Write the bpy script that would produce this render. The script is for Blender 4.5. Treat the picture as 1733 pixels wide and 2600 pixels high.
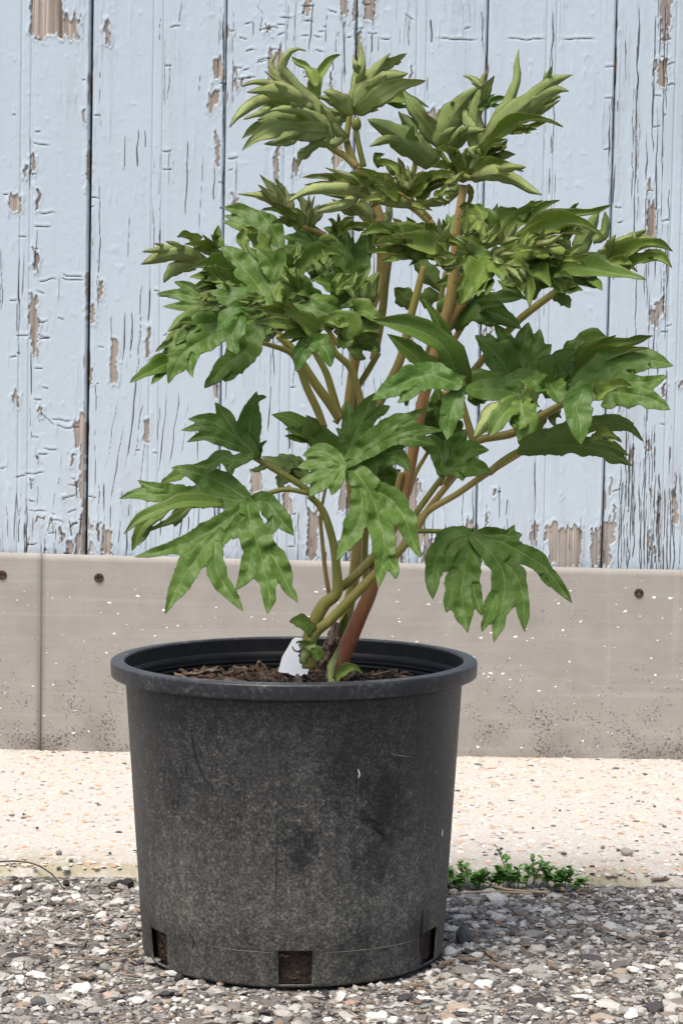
import bpy, math, random
import numpy as np
from mathutils import Vector, Matrix

# ------------------------------------------------------------------ scene, camera, light
for o in list(bpy.data.objects):
    bpy.data.objects.remove(o, do_unlink=True)
scene = bpy.context.scene
COL = scene.collection
R = math.radians

F_PX, PX_W, PX_H = 5560.0, 1733.0, 2600.0
CAM = Vector((0.0397, -2.03, 0.546))
ROT = Matrix.Rotation(R(90 - 3.8), 3, 'X') @ Matrix.Rotation(R(0.8), 3, 'Z')
cam_data = bpy.data.cameras.new('camera')
cam_data.sensor_fit = 'VERTICAL'
cam_data.sensor_height = 36.0
cam_data.sensor_width = 36.0
cam_data.lens = F_PX / PX_H * 36.0
cam_data.clip_start = 0.05
cam_data.clip_end = 500
cam = bpy.data.objects.new('camera', cam_data)
cam.matrix_world = Matrix.Translation(CAM) @ ROT.to_4x4()
COL.objects.link(cam)
scene.camera = cam

world = bpy.data.worlds.new('World')
scene.world = world
world.use_nodes = True
wn = world.node_tree
wn.nodes.clear()
SUN_EL, SUN_AZ = R(66), R(212)          # azimuth clockwise from +Y
sky = wn.nodes.new('ShaderNodeTexSky')
sky.sky_type = 'NISHITA'
sky.sun_disc = False
sky.sun_elevation = SUN_EL
sky.sun_rotation = SUN_AZ
sky.air_density = 1.0
sky.dust_density = 4.0
sky.ozone_density = 0.6
bg = wn.nodes.new('ShaderNodeBackground')
bg.inputs['Strength'].default_value = 0.11
wo = wn.nodes.new('ShaderNodeOutputWorld')
wn.links.new(sky.outputs[0], bg.inputs[0])
wn.links.new(bg.outputs[0], wo.inputs[0])

sun_data = bpy.data.lights.new('sun', 'SUN')
sun_data.energy = 1.5
sun_data.angle = R(20)
sun_data.color = (1.0, 0.955, 0.88)
sun = bpy.data.objects.new('sun', sun_data)
sd = Vector((math.sin(SUN_AZ) * math.cos(SUN_EL), math.cos(SUN_AZ) * math.cos(SUN_EL), math.sin(SUN_EL)))
sun.rotation_euler = sd.to_track_quat('Z', 'Y').to_euler()
sun.location = (0, -2, 4)
COL.objects.link(sun)

vs = scene.view_settings
vs.view_transform = 'Standard'
vs.look = 'None'
vs.exposure = 1.08
vs.gamma = 1.0
vs.use_curve_mapping = False

# ------------------------------------------------------------------ helpers
ROTN = np.array(ROT)
CAMN = np.array(CAM)


def at(px, py, Y):
    """photo pixel(s) + distance plane y=Y -> world points (n,3)"""
    px = np.atleast_1d(np.asarray(px, float)); py = np.atleast_1d(np.asarray(py, float))
    d = np.stack([(px - PX_W / 2) / F_PX, -(py - PX_H / 2) / F_PX, -np.ones_like(px)], -1) @ ROTN.T
    t = (np.asarray(Y, float) - CAMN[1]) / d[:, 1]
    return CAMN + d * t[:, None]


CROPS = {'A': (550, 60, .38265), 'B': (1100, 60, .4037), 'C': (320, 450, .40816), 'D': (900, 500, .53125),
         'E': (300, 950, .38265), 'F': (750, 950, .4783), 'P': (0, 0, 1.0)}


def crop(k, pts):
    ox, oy, s = CROPS[k]
    return [(ox + p[0] * s, oy + p[1] * s) + tuple(p[2:]) for p in pts]


def vnoise(x, y, seed=0):
    rng = np.random.RandomState(seed + 11)
    tab = rng.rand(256, 256)
    xi = np.floor(x).astype(int); yi = np.floor(y).astype(int)
    fx = x - xi; fy = y - yi
    fx = fx * fx * (3 - 2 * fx); fy = fy * fy * (3 - 2 * fy)
    a = tab[xi & 255, yi & 255]; b = tab[(xi + 1) & 255, yi & 255]
    c = tab[xi & 255, (yi + 1) & 255]; d = tab[(xi + 1) & 255, (yi + 1) & 255]
    return (a * (1 - fx) + b * fx) * (1 - fy) + (c * (1 - fx) + d * fx) * fy


def fbm(x, y, seed=0, o=3):
    s = 0; a = .5
    for i in range(o):
        s = s + a * vnoise(x * 2 ** i, y * 2 ** i, seed + i * 7); a *= .5
    return s / (1 - .5 ** o)


def new_mesh(name, V, polys, smooth=True, attrs=None, mat_idx=None):
    """V (n,3); polys = (m,3|4) int array or list of such arrays"""
    me = bpy.data.meshes.new(name)
    V = np.asarray(V, np.float32)
    if not isinstance(polys, (list, tuple)):
        polys = [polys]
    polys = [np.asarray(p, np.int32) for p in polys if len(p)]
    nl = sum(p.size for p in polys); nf = sum(len(p) for p in polys)
    me.vertices.add(len(V)); me.vertices.foreach_set('co', V.ravel())
    me.loops.add(nl); me.loops.foreach_set('vertex_index', np.concatenate([p.ravel() for p in polys]))
    me.polygons.add(nf)
    tot = np.concatenate([np.full(len(p), p.shape[1], np.int32) for p in polys])
    st = np.concatenate([[0], np.cumsum(tot)[:-1]]).astype(np.int32)
    me.polygons.foreach_set('loop_start', st)
    try:
        me.polygons.foreach_set('loop_total', tot)
    except Exception:
        pass
    me.polygons.foreach_set('use_smooth', np.full(nf, smooth, bool))
    if mat_idx is not None:
        me.polygons.foreach_set('material_index', np.asarray(mat_idx, np.int32))
    if attrs:
        for k, a in attrs.items():
            a = np.asarray(a, np.float32)
            if a.ndim == 1:
                at_ = me.attributes.new(k, 'FLOAT', 'POINT'); at_.data.foreach_set('value', a)
            else:
                at_ = me.attributes.new(k, 'FLOAT_VECTOR', 'POINT'); at_.data.foreach_set('vector', a.ravel())
    me.update(calc_edges=True)
    me.validate()
    return me


def obj(name, me, mats=None, parent=None):
    o = bpy.data.objects.new(name, me)
    COL.objects.link(o)
    if mats is not None and me is not None:
        for m in (mats if isinstance(mats, (list, tuple)) else [mats]):
            if m.name not in [q.name for q in me.materials if q]:
                me.materials.append(m)
    if parent is not None:
        o.parent = parent
    return o


def tag(o, label=None, cat=None, group=None, kind=None):
    if label: o['label'] = label
    if cat: o['category'] = cat
    if group: o['group'] = group
    if kind: o['kind'] = kind
    return o


def empty(name, loc=(0, 0, 0)):
    o = bpy.data.objects.new(name, None)
    o.empty_display_size = .05
    o.location = loc
    COL.objects.link(o)
    return o


def grid_quads(nu, nv):
    i = np.arange(nu - 1)[:, None] * nv + np.arange(nv - 1)[None, :]
    i = i.ravel()
    return np.stack([i, i + nv, i + nv + 1, i + 1], -1)


def catmull(P, n):
    P = np.asarray(P, float)
    if len(P) == 2:
        t = np.linspace(0, 1, n)[:, None]
        return P[0] * (1 - t) + P[1] * t
    seg = np.r_[0, np.cumsum(np.linalg.norm(np.diff(P[:, :2], axis=0), axis=1) + 1e-6)]
    s = np.linspace(0, seg[-1], n)
    Q = np.vstack([2 * P[0] - P[1], P, 2 * P[-1] - P[-2]])
    out = []
    for v in s:
        k = min(max(np.searchsorted(seg, v, 'right') - 1, 0), len(P) - 2)
        t = (v - seg[k]) / (seg[k + 1] - seg[k])
        p0, p1, p2, p3 = Q[k:k + 4]
        out.append(.5 * ((2 * p1) + (p2 - p0) * t + (2 * p0 - 5 * p1 + 4 * p2 - p3) * t * t + (3 * p1 - p0 - 3 * p2 + p3) * t ** 3))
    return np.array(out)


def box_mesh(name, x0, x1, y0, y1, z0, z1):
    V = [(x, y, z) for x in (x0, x1) for y in (y0, y1) for z in (z0, z1)]
    Fc = [(0, 1, 3, 2), (4, 6, 7, 5), (0, 4, 5, 1), (2, 3, 7, 6), (0, 2, 6, 4), (1, 5, 7, 3)]
    return new_mesh(name, V, np.array(Fc), smooth=False)


WALL_Y = 1.0
SLAB_Y = .272

# ------------------------------------------------------------------ material builder
class NT:
    def __init__(s, name):
        s.m = bpy.data.materials.new(name); s.m.use_nodes = True
        s.t = s.m.node_tree; s.t.nodes.clear()
        s.out = s.t.nodes.new('ShaderNodeOutputMaterial')

    def n(s, typ, inputs=None, **props):
        nd = s.t.nodes.new(typ)
        for k, v in props.items(): setattr(nd, k, v)
        for k, v in (inputs or {}).items(): s.set(nd.inputs[k], v)
        return nd

    def set(s, sock, v):
        if isinstance(v, bpy.types.NodeSocket): s.t.links.new(v, sock)
        elif isinstance(v, bpy.types.Node): s.t.links.new(v.outputs[0], sock)
        else:
            if isinstance(v, (tuple, list)) and len(v) == 3 and sock.type == 'RGBA': v = (*v, 1)
            sock.default_value = v

    def math(s, op, a, b=0.0, c=0.0, clamp=False):
        nd = s.n('ShaderNodeMath', operation=op); nd.use_clamp = clamp
        s.set(nd.inputs[0], a); s.set(nd.inputs[1], b); s.set(nd.inputs[2], c)
        return nd.outputs[0]

    def mix(s, f, a, b, blend='MIX'):
        nd = s.n('ShaderNodeMix', data_type='RGBA', blend_type=blend)
        s.set(nd.inputs[0], f); s.set(nd.inputs[6], a); s.set(nd.inputs[7], b)
        return nd.outputs[2]

    def ramp(s, f, stops, interp='LINEAR'):
        nd = s.n('ShaderNodeValToRGB'); cr = nd.color_ramp; cr.interpolation = interp
        while len(cr.elements) < len(stops): cr.elements.new(.5)
        for e, (p, c) in zip(cr.elements, stops):
            e.position = p
            e.color = (*c, 1) if isinstance(c, (tuple, list)) else (c, c, c, 1)
        s.set(nd.inputs[0], f)
        return nd.outputs[0]

    def attr(s, name):
        return s.n('ShaderNodeAttribute', attribute_name=name)

    def coord(s, scale=(1, 1, 1), src='Object'):
        tc = s.n('ShaderNodeTexCoord')
        mp = s.n('ShaderNodeMapping', {'Vector': tc.outputs[src], 'Scale': scale})
        return mp.outputs[0]

    def noise(s, vec, scale, detail=4, rough=.55):
        return s.n('ShaderNodeTexNoise', {'Vector': vec, 'Scale': scale, 'Detail': detail, 'Roughness': rough}).outputs[0]

    def step(s, v, lo, hi):
        nd = s.n('ShaderNodeMapRange', interpolation_type='SMOOTHSTEP')
        s.set(nd.inputs[0], v); s.set(nd.inputs[1], lo); s.set(nd.inputs[2], hi)
        return nd.outputs[0]

    def bump(s, h, strength=.5, dist=.001, normal=None):
        nd = s.n('ShaderNodeBump', {'Height': h, 'Strength': strength, 'Distance': dist})
        if normal is not None: s.set(nd.inputs['Normal'], normal)
        return nd.outputs[0]

    def principled(s, col, rough=.6, normal=None, spec=.5, **kw):
        p = s.n('ShaderNodeBsdfPrincipled', {'Base Color': col, 'Roughness': rough, 'Specular IOR Level': spec})
        for k, v in kw.items(): s.set(p.inputs[k], v)
        if normal is not None: s.set(p.inputs['Normal'], normal)
        return p

    def done(s, sh):
        s.t.links.new(sh.outputs[0] if isinstance(sh, bpy.types.Node) else sh, s.out.inputs[0])
        return s.m


def mat_paint():
    b = NT('peeling_blue_paint')
    v = b.coord(); vg = b.coord((420, 420, 5)); vg2 = b.coord((110, 110, 2.2))
    grain = b.noise(vg, 1, 5, .6); grain2 = b.noise(vg2, 1, 3)
    wood = b.ramp(b.math('ADD', b.math('MULTIPLY', grain, .6), b.math('MULTIPLY', grain2, .4)),
                  [(.34, (.07, .055, .045)), (.44, (.22, .18, .145)), (.52, (.36, .305, .25)), (.64, (.52, .455, .395))])
    wood = b.mix(b.step(b.noise(v, 9, 2), .4, .65), wood, b.mix(.55, wood, (.24, .23, .225)))
    big = b.noise(v, 3.5, 3)
    fine = b.noise(v, 160, 3)
    paint = b.mix(big, (.435, .505, .555), (.485, .55, .595))
    paint = b.mix(b.math('MULTIPLY', b.step(b.noise(b.coord((60, 60, 4)), 1, 4), .5, .75), .35), paint, (.415, .44, .465))
    paint = b.mix(b.math('MULTIPLY', b.attr('thin').outputs['Fac'], .65), paint, (.36, .365, .38))
    peel = b.attr('peel').outputs['Fac']
    edge = b.noise(b.coord((240, 240, 90)), 1, 3)
    pk = b.step(b.math('ADD', peel, b.math('MULTIPLY', b.math('SUBTRACT', edge, .5), .5)), .46, .54)
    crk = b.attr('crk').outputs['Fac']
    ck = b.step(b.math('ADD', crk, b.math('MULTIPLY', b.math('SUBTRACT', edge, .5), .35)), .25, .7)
    col = b.mix(pk, paint, wood)
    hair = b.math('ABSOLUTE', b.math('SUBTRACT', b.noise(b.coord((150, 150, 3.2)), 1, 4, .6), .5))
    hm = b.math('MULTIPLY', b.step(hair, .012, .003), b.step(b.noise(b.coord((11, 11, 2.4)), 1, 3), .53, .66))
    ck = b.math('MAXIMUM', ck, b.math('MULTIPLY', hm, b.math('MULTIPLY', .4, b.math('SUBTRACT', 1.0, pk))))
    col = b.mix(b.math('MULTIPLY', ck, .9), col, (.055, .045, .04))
    rim = b.math('MULTIPLY', b.math('SUBTRACT', b.step(peel, .25, .46), b.step(peel, .5, .62)), .45)
    col = b.mix(rim, col, (.2, .18, .165))
    h = b.math('ADD', b.math('MULTIPLY', fine, .22), b.math('MULTIPLY', b.noise(b.coord((90, 90, 60)), 1, 4), .30))
    h = b.math('SUBTRACT', h, b.math('MULTIPLY', pk, b.math('SUBTRACT', 1.1, b.math('MULTIPLY', grain, .9))))
    h = b.math('SUBTRACT', h, b.math('MULTIPLY', ck, .9))
    nrm = b.bump(h, .62, .0011)
    return b.done(b.principled(col, b.math('ADD', .5, b.math('MULTIPLY', pk, .35)), nrm, .3))


def mat_skirting():
    b = NT('grey_galvanised_sheet')
    v = b.coord()
    streak = b.noise(b.coord((3, 3, 130)), 1, 4)
    big = b.math('ADD', b.math('MULTIPLY', b.noise(b.coord((2.5, 2.5, 6)), 1, 4), .55), b.math('MULTIPLY', b.step(b.noise(b.coord((22, 22, 30)), 1, 5, .65), .3, .7), .45))
    col = b.mix(big, (.28, .258, .225), (.365, .34, .305))
    col = b.mix(b.math('MULTIPLY', b.step(streak, .5, .72), .3), col, (.44, .42, .385))
    drip = b.noise(b.coord((45, 45, 1.6)), 1, 3)
    col = b.mix(b.math('MULTIPLY', b.step(drip, .62, .75), .25), col, (.46, .44, .41))
    z = b.n('ShaderNodeSeparateXYZ', {0: v}).outputs[2]
    low = b.step(z, .22, .0)
    x = b.n('ShaderNodeSeparateXYZ', {0: v}).outputs[0]
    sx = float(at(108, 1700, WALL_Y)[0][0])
    seam = b.math('MULTIPLY', b.step(x, sx - .010, sx), b.step(x, sx + .0015, sx + .0005))  # band beside the overlap: its dark shading painted into the colour, along with dirt
    sp = b.noise(v, 270, 3, .72)
    thr = b.math('SUBTRACT', .69, b.math('MULTIPLY', low, .11))
    spk = b.step(b.math('SUBTRACT', b.math('ADD', sp, b.math('MULTIPLY', b.math('SUBTRACT', b.noise(v, 26, 4), .35), .42)), thr), .05, .09)
    col = b.mix(b.math('MULTIPLY', spk, .85), col, (.07, .055, .045))
    grime = b.math('MULTIPLY', b.step(z, .05, -.005), b.step(b.noise(v, 25, 4), .35, .7))
    col = b.mix(b.math('MULTIPLY', grime, .6), col, (.13, .115, .10))
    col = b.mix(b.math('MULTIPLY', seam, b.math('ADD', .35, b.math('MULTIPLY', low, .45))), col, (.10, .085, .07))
    smut = b.step(b.noise(b.coord((9, 9, 14)), 1, 5), .52, .75)
    col = b.mix(b.math('MULTIPLY', smut, .3), col, (.20, .165, .13))
    h = b.math('ADD', b.math('MULTIPLY', streak, .3), b.math('MULTIPLY', b.noise(v, 300, 2), .25))
    return b.done(b.principled(col, .62, b.bump(h, .3, .0006), .35))


def mat_simple(name, c1, c2, scale=60, rough=.7, bump=.4, bd=.001, spec=.35, stretch=(1, 1, 1)):
    b = NT(name)
    v = b.coord(stretch)
    nz = b.noise(v, scale, 5, .6)
    col = b.mix(b.step(nz, .3, .7), c1, c2)
    return b.done(b.principled(col, rough, b.bump(nz, bump, bd), spec))


def mat_stone(name='stone'):
    b = NT(name)
    c = b.attr('col').outputs['Vector']
    v = b.coord(src='Object')
    nz = b.noise(v, 620, 5, .75)
    k = b.math('ADD', .30, b.math('MULTIPLY', nz, 1.35))
    col = b.n('ShaderNodeVectorMath', {0: c, 1: b.n('ShaderNodeCombineXYZ', {0: k, 1: k, 2: k})}, operation='MULTIPLY')
    return b.done(b.principled(col.outputs[0], .78, b.bump(nz, .5, .0012), .3))


def mat_asphalt():
    b = NT('worn_asphalt')
    v = b.coord()
    nz = b.noise(v, 260, 5, .7); vo = b.n('ShaderNodeTexVoronoi', {'Vector': v, 'Scale': 190.0})
    col = b.mix(b.step(nz, .35, .68), (.055, .047, .042), (.20, .18, .16))
    bits = b.mix(vo.outputs['Color'], (.12, .11, .10), (.40, .375, .35))
    col = b.mix(b.step(b.noise(v, 120, 3), .45, .6), col, bits)
    return b.done(b.principled(col, .85, b.bump(b.math('ADD', nz, vo.outputs['Distance']), .8, .003), .25))


def mat_slab():
    b = NT('exposed_aggregate_concrete')
    v = b.coord()
    nz = b.noise(v, 320, 5, .7); big = b.noise(v, 5, 4)
    col = b.mix(b.step(nz, .3, .7), (.38, .35, .305), (.60, .57, .52))
    col = b.mix(b.math('MULTIPLY', b.step(b.noise(v, 95, 3), .6, .7), .4), col, (.52, .36, .24))
    col = b.mix(b.math('MULTIPLY', big, .25), col, (.55, .50, .42))
    y = b.n('ShaderNodeSeparateXYZ', {0: v}).outputs[1]
    st = b.math('MULTIPLY', b.step(y, .40, .275), b.step(b.noise(v, 22, 4), .3, .62))
    col = b.mix(b.math('MULTIPLY', st, .7), col, (.27, .235, .12))
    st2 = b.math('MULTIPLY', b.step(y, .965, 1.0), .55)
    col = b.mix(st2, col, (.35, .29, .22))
    return b.done(b.principled(col, .85, b.bump(nz, .7, .002), .2))


def mat_pot():
    b = NT('dusty_black_plastic')
    v = b.coord()
    sp = b.noise(v, 430, 4, .8); mid = b.noise(v, 120, 4, .65); big = b.noise(v, 7, 4)
    vert = b.noise(b.coord((75, 75, 7)), 1, 4)
    z = b.n('ShaderNodeSeparateXYZ', {0: v}).outputs[2]
    dust = b.math('ADD', b.math('MULTIPLY', b.math('SUBTRACT', b.math('MULTIPLY', sp, 1.6), .3), .62), b.math('MULTIPLY', mid, .33))
    dust = b.math('ADD', dust, b.math('MULTIPLY', b.math('SUBTRACT', big, .5), .15))
    dust = b.math('ADD', dust, b.math('MULTIPLY', b.math('SUBTRACT', vert, .5), .16))
    dust = b.math('ADD', dust, b.math('MULTIPLY', b.step(z, .25, .02), .13))
    # hand smudges where the dust has been rubbed away (object space)
    for (cx, cy, cz, r, amt) in [(.010, -.15, .122, .017, .16), (.082, -.13, .155, .026, .14), (.072, -.13, .105, .018, .10),
                                 (.06, -.14, .042, .022, .06), (.115, -.1, .03, .022, .10), (.05, -.14, .19, .03, .07), (-.10, -.11, .165, .016, .06)]:
        d = b.n('ShaderNodeVectorMath', {0: v, 1: (cx, cy, cz)}, operation='SUBTRACT')
        d2 = b.n('ShaderNodeVectorMath', {0: d.outputs[0], 1: (1.25, .45, .8)}, operation='MULTIPLY')
        ln = b.n('ShaderNodeVectorMath', {0: d2.outputs[0]}, operation='LENGTH').outputs['Value']
        k = b.step(b.math('ADD', ln, b.math('MULTIPLY', b.math('SUBTRACT', mid, .5), .03)), r * 1.5, r * .2)
        dust = b.math('SUBTRACT', dust, b.math('MULTIPLY', k, amt))
    col = b.ramp(dust, [(.28, (.007, .0075, .0085)), (.41, (.016, .016, .0165)), (.51, (.038, .037, .034)), (.63, (.088, .085, .074)), (.78, (.22, .21, .175))])
    rough = b.math('ADD', .38, b.math('MULTIPLY', b.step(dust, .35, .6), .35))
    return b.done(b.principled(col, rough, b.bump(sp, .2, .0008), .4))


def mat_rim():
    b = NT('black_plastic_rim')
    v = b.coord()
    sp = b.noise(v, 240, 4, .7); mid = b.noise(v, 30, 4)
    d = b.math('ADD', b.math('MULTIPLY', sp, .6), b.math('MULTIPLY', mid, .4))
    col = b.ramp(d, [(.35, (.010, .011, .013)), (.52, (.021, .022, .025)), (.61, (.06, .06, .06)), (.75, (.16, .16, .15))])
    return b.done(b.principled(col, .42, b.bump(sp, .2, .0006), .45))


def mat_leaf(name, under):
    b = NT(name)
    d = b.attr('d').outputs['Fac']; ph = b.attr('ph').outputs['Fac']; ed = b.attr('ed').outputs['Fac']; yg = b.attr('yg').outputs['Fac']
    v = b.coord()
    nz = b.noise(v, 55, 3); fine = b.noise(v, 420, 3, .6)
    if under:
        col = b.mix(yg, (.20, .30, .08), (.55, .63, .25))
        col = b.mix(b.math('MULTIPLY', b.step(b.noise(v, 70, 3), .48, .66), b.math('MULTIPLY', yg, .55)), col, (.24, .20, .06))
    else:
        col = b.mix(yg, (.074, .160, .020), (.29, .39, .075))
        col = b.mix(b.math('MULTIPLY', b.step(nz, .35, .7), .4), col, b.mix(yg, (.125, .240, .046), (.22, .20, .05)))
    tri = b.math('ABSOLUTE', b.math('SUBTRACT', b.math('FRACT', ph), .5))
    lat = b.math('MULTIPLY', b.step(tri, .07, .015), b.step(ed, .3, 1.5))
    midv = b.step(d, .75, .30)
    vein = b.math('MAXIMUM', b.math('MULTIPLY', lat, .5), midv)
    col = b.mix(b.math('MULTIPLY', vein, .75 if not under else .6), col, (.26, .34, .12) if not under else (.38, .42, .2))
    col = b.mix(b.math('MULTIPLY', b.step(fine, .45, .7), .22), col, (.03, .06, .02) if not under else (.13, .17, .07))
    edge = b.math('MULTIPLY', b.step(b.math('ADD', ed, b.math('MULTIPLY', b.math('SUBTRACT', nz, .5), 3.0)), 1.0, .1), b.math('ADD', .25, b.math('MULTIPLY', yg, .5)))
    col = b.mix(edge, col, (.115, .055, .042))
    h = b.math('ADD', b.math('MULTIPLY', vein, -.45 if not under else .6), b.math('MULTIPLY', fine, .35))
    nrm = b.bump(h, .55, .0008)
    p = b.principled(col, .42 if not under else .6, nrm, .26 if not under else .15)
    tr = b.n('ShaderNodeBsdfTranslucent', {'Color': b.mix(.4, col, (.30, .40, .05)), 'Normal': nrm})
    mx = b.n('ShaderNodeMixShader', {0: .46 if under else .36})
    b.t.links.new(p.outputs[0], mx.inputs[1]); b.t.links.new(tr.outputs[0], mx.inputs[2])
    return b.done(mx)


def mat_stem():
    b = NT('peony_stem')
    tone = b.attr('tone').outputs['Fac']
    v = b.coord((1, 1, .12))
    nz = b.noise(v, 260, 4); big = b.noise(b.coord((1, 1, .3)), 40, 3)
    col = b.ramp(b.math('ADD', tone, b.math('MULTIPLY', b.math('SUBTRACT', big, .5), .5)),
                 [(.05, (.14, .185, .03)), (.40, (.23, .215, .045)), (.68, (.37, .25, .09)), (1.0, (.25, .085, .04))])
    col = b.mix(b.math('MULTIPLY', b.step(nz, .5, .75), .4), col, (.40, .35, .14))
    col = b.mix(b.math('MULTIPLY', b.step(b.noise(b.coord((1, 1, .35)), 60, 4), .52, .72), .45), col, (.30, .15, .06))
    return b.done(b.principled(col, .45, b.bump(nz, .4, .0009), .3))


M = dict(paint=mat_paint(), skirt=mat_skirting(), asphalt=mat_asphalt(), slab=mat_slab(), stone=mat_stone(), pot=mat_pot(), rim=mat_rim(),
         leaf_top=mat_leaf('peony_leaf_upper', False), leaf_under=mat_leaf('peony_leaf_under', True), stem=mat_stem(),
         inner=mat_simple('black_plastic_inside', (.004, .0045, .006), (.010, .0105, .012), 40, .5, .15, .0006, .2),
         rust=mat_simple('rusty_screw', (.03, .017, .012), (.09, .05, .035), 300, .75, .6),
         splat=mat_simple('white_paint_drop', (.74, .74, .72), (.86, .86, .84), 200, .6, .1),
         dark=mat_simple('dark_sheathing', (.02, .017, .015), (.045, .038, .032), 60, .9),
         tagw=mat_simple('white_plastic_tag', (.74, .76, .79), (.80, .82, .84), 20, .4, .05),
         ink=mat_simple('black_ink', (.015, .015, .02), (.03, .03, .035), 50, .5, .1),
         soil=mat_simple('dark_potting_mix', (.012, .008, .006), (.06, .038, .025), 300, .9, .9, .004),
         bark=mat_simple('bark_chip_brown', (.022, .013, .009), (.10, .058, .036), 130, .8, .8, .002, .3, (1, 1, 1)),
         bark2=mat_simple('bark_chip_grey', (.045, .032, .023), (.19, .135, .095), 150, .8, .8, .002),
         chip=mat_simple('weathered_wood_chip', (.15, .10, .065), (.36, .27, .185), 170, .85, .7, .0015),
         straw=mat_simple('dry_straw', (.33, .25, .14), (.52, .41, .26), 90, .7, .4),
         twig=mat_simple('dark_twig', (.035, .028, .022), (.075, .06, .045), 90, .8, .4),
         weed=mat_simple('weed_leaf', (.06, .17, .02), (.15, .31, .05), 300, .5, .3),
         wood=mat_simple('flaky_old_wood', (.06, .038, .026), (.30, .23, .165), 190, .85, 1.0, .004, .2, (1, 1, .35)),
         scratch=mat_simple('fresh_scratch', (.006, .006, .008), (.014, .014, .016), 60, .35, .1),
         seam=mat_simple('moulding_seam', (.16, .155, .14), (.26, .25, .22), 200, .7, .2),
         scuff=mat_simple('pale_scuff', (.40, .38, .33), (.6, .58, .52), 200, .8, .2))

# ------------------------------------------------------------------ ground, slab


def icosphere(sub):
    t = (1 + 5 ** .5) / 2
    v = [(-1, t, 0), (1, t, 0), (-1, -t, 0), (1, -t, 0), (0, -1, t), (0, 1, t), (0, -1, -t), (0, 1, -t), (t, 0, -1), (t, 0, 1), (-t, 0, -1), (-t, 0, 1)]
    f = [(0, 11, 5), (0, 5, 1), (0, 1, 7), (0, 7, 10), (0, 10, 11), (1, 5, 9), (5, 11, 4), (11, 10, 2), (10, 7, 6), (7, 1, 8), (3, 9, 4), (3, 4, 2), (3, 2, 6), (3, 6, 8), (3, 8, 9), (4, 9, 5), (2, 4, 11), (6, 2, 10), (8, 6, 7), (9, 8, 1)]
    v = [np.array(p) / np.linalg.norm(p) for p in v]
    for _ in range(sub):
        nf = []; cache = {}
        def mid(a, b):
            k = (min(a, b), max(a, b))
            if k not in cache:
                m = v[a] + v[b]; v.append(m / np.linalg.norm(m)); cache[k] = len(v) - 1
            return cache[k]
        for a, b_, c in f:
            x, y, z = mid(a, b_), mid(b_, c), mid(c, a)
            nf += [(a, x, z), (b_, y, x), (c, z, y), (x, y, z)]
        f = nf
    return np.array(v), np.array(f)


ICO0, ICO0F = icosphere(0)
ICO1, ICO1F = icosphere(1)


def rocks_mesh(name, pos, size, col, rng, sub=0, flat=.55, sink=.25, jag=.28, smooth=False):
    bv, bf = (ICO0, ICO0F) if sub == 0 else (ICO1, ICO1F)
    n = len(pos); k = len(bv)
    rad = 1 + (rng.rand(n, k) - .5) * 2 * jag
    sc = np.stack([1 + (rng.rand(n) - .5) * .8, 1 + (rng.rand(n) - .5) * .6, flat * (1 + (rng.rand(n) - .5) * .7)], -1)
    P = bv[None] * rad[..., None] * sc[:, None, :]
    # tilt then spin
    a = (rng.rand(n) - .5) * .7; ca, sa = np.cos(a)[:, None], np.sin(a)[:, None]
    y = P[..., 1] * ca - P[..., 2] * sa; z = P[..., 1] * sa + P[..., 2] * ca
    th = rng.rand(n) * 6.283; c, s = np.cos(th)[:, None], np.sin(th)[:, None]
    x2 = P[..., 0] * c - y * s; y2 = P[..., 0] * s + y * c
    P = np.stack([x2, y2, z], -1) * (size / 2)[:, None, None]
    P = P + pos[:, None, :]
    P[..., 2] += (size * flat * (.5 - sink))[:, None]
    Fc = (bf[None] + (np.arange(n) * k)[:, None, None]).reshape(-1, 3)
    C = np.repeat(col, k, axis=0)
    return new_mesh(name, P.reshape(-1, 3), Fc, smooth=smooth, attrs={'col': C})


rng = np.random.RandomState(5)
# far asphalt as one sheet; the near part gets relief
me = new_mesh('asphalt_ground', [(-60, -60, -.012), (60, -60, -.012), (60, 60, -.012), (-60, 60, -.012)], np.array([[0, 1, 2, 3]]), False)
tag(obj('asphalt_ground', me, M['asphalt']), 'worn grey asphalt ground with loose stone under the pot', 'ground', kind='structure')

nx, ny = 420, 250
gx = np.linspace(-.9, .9, nx); gy = np.linspace(-.75, .32, ny)
GX, GY = np.meshgrid(gx, gy, indexing='ij')


def asph_h(x, y):
    return -.003 + .004 * (fbm(x * 14, y * 14, 3) - .5) + .0035 * (fbm(x * 160, y * 160, 9, 2) - .5)


V = np.stack([GX, GY, asph_h(GX, GY)], -1).reshape(-1, 3)
tag(obj('asphalt_surface', new_mesh('asphalt_surface', V, grid_quads(nx, ny)), M['asphalt']), 'rough worn asphalt in front of the concrete slab', 'ground', kind='structure')


def stone_cols(n, rng, pal):
    w = np.array([p[0] for p in pal], float); w /= w.sum()
    i = rng.choice(len(pal), n, p=w)
    c = np.array([p[1] for p in pal])[i]
    return c * (.72 + .56 * rng.rand(n, 1))


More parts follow.
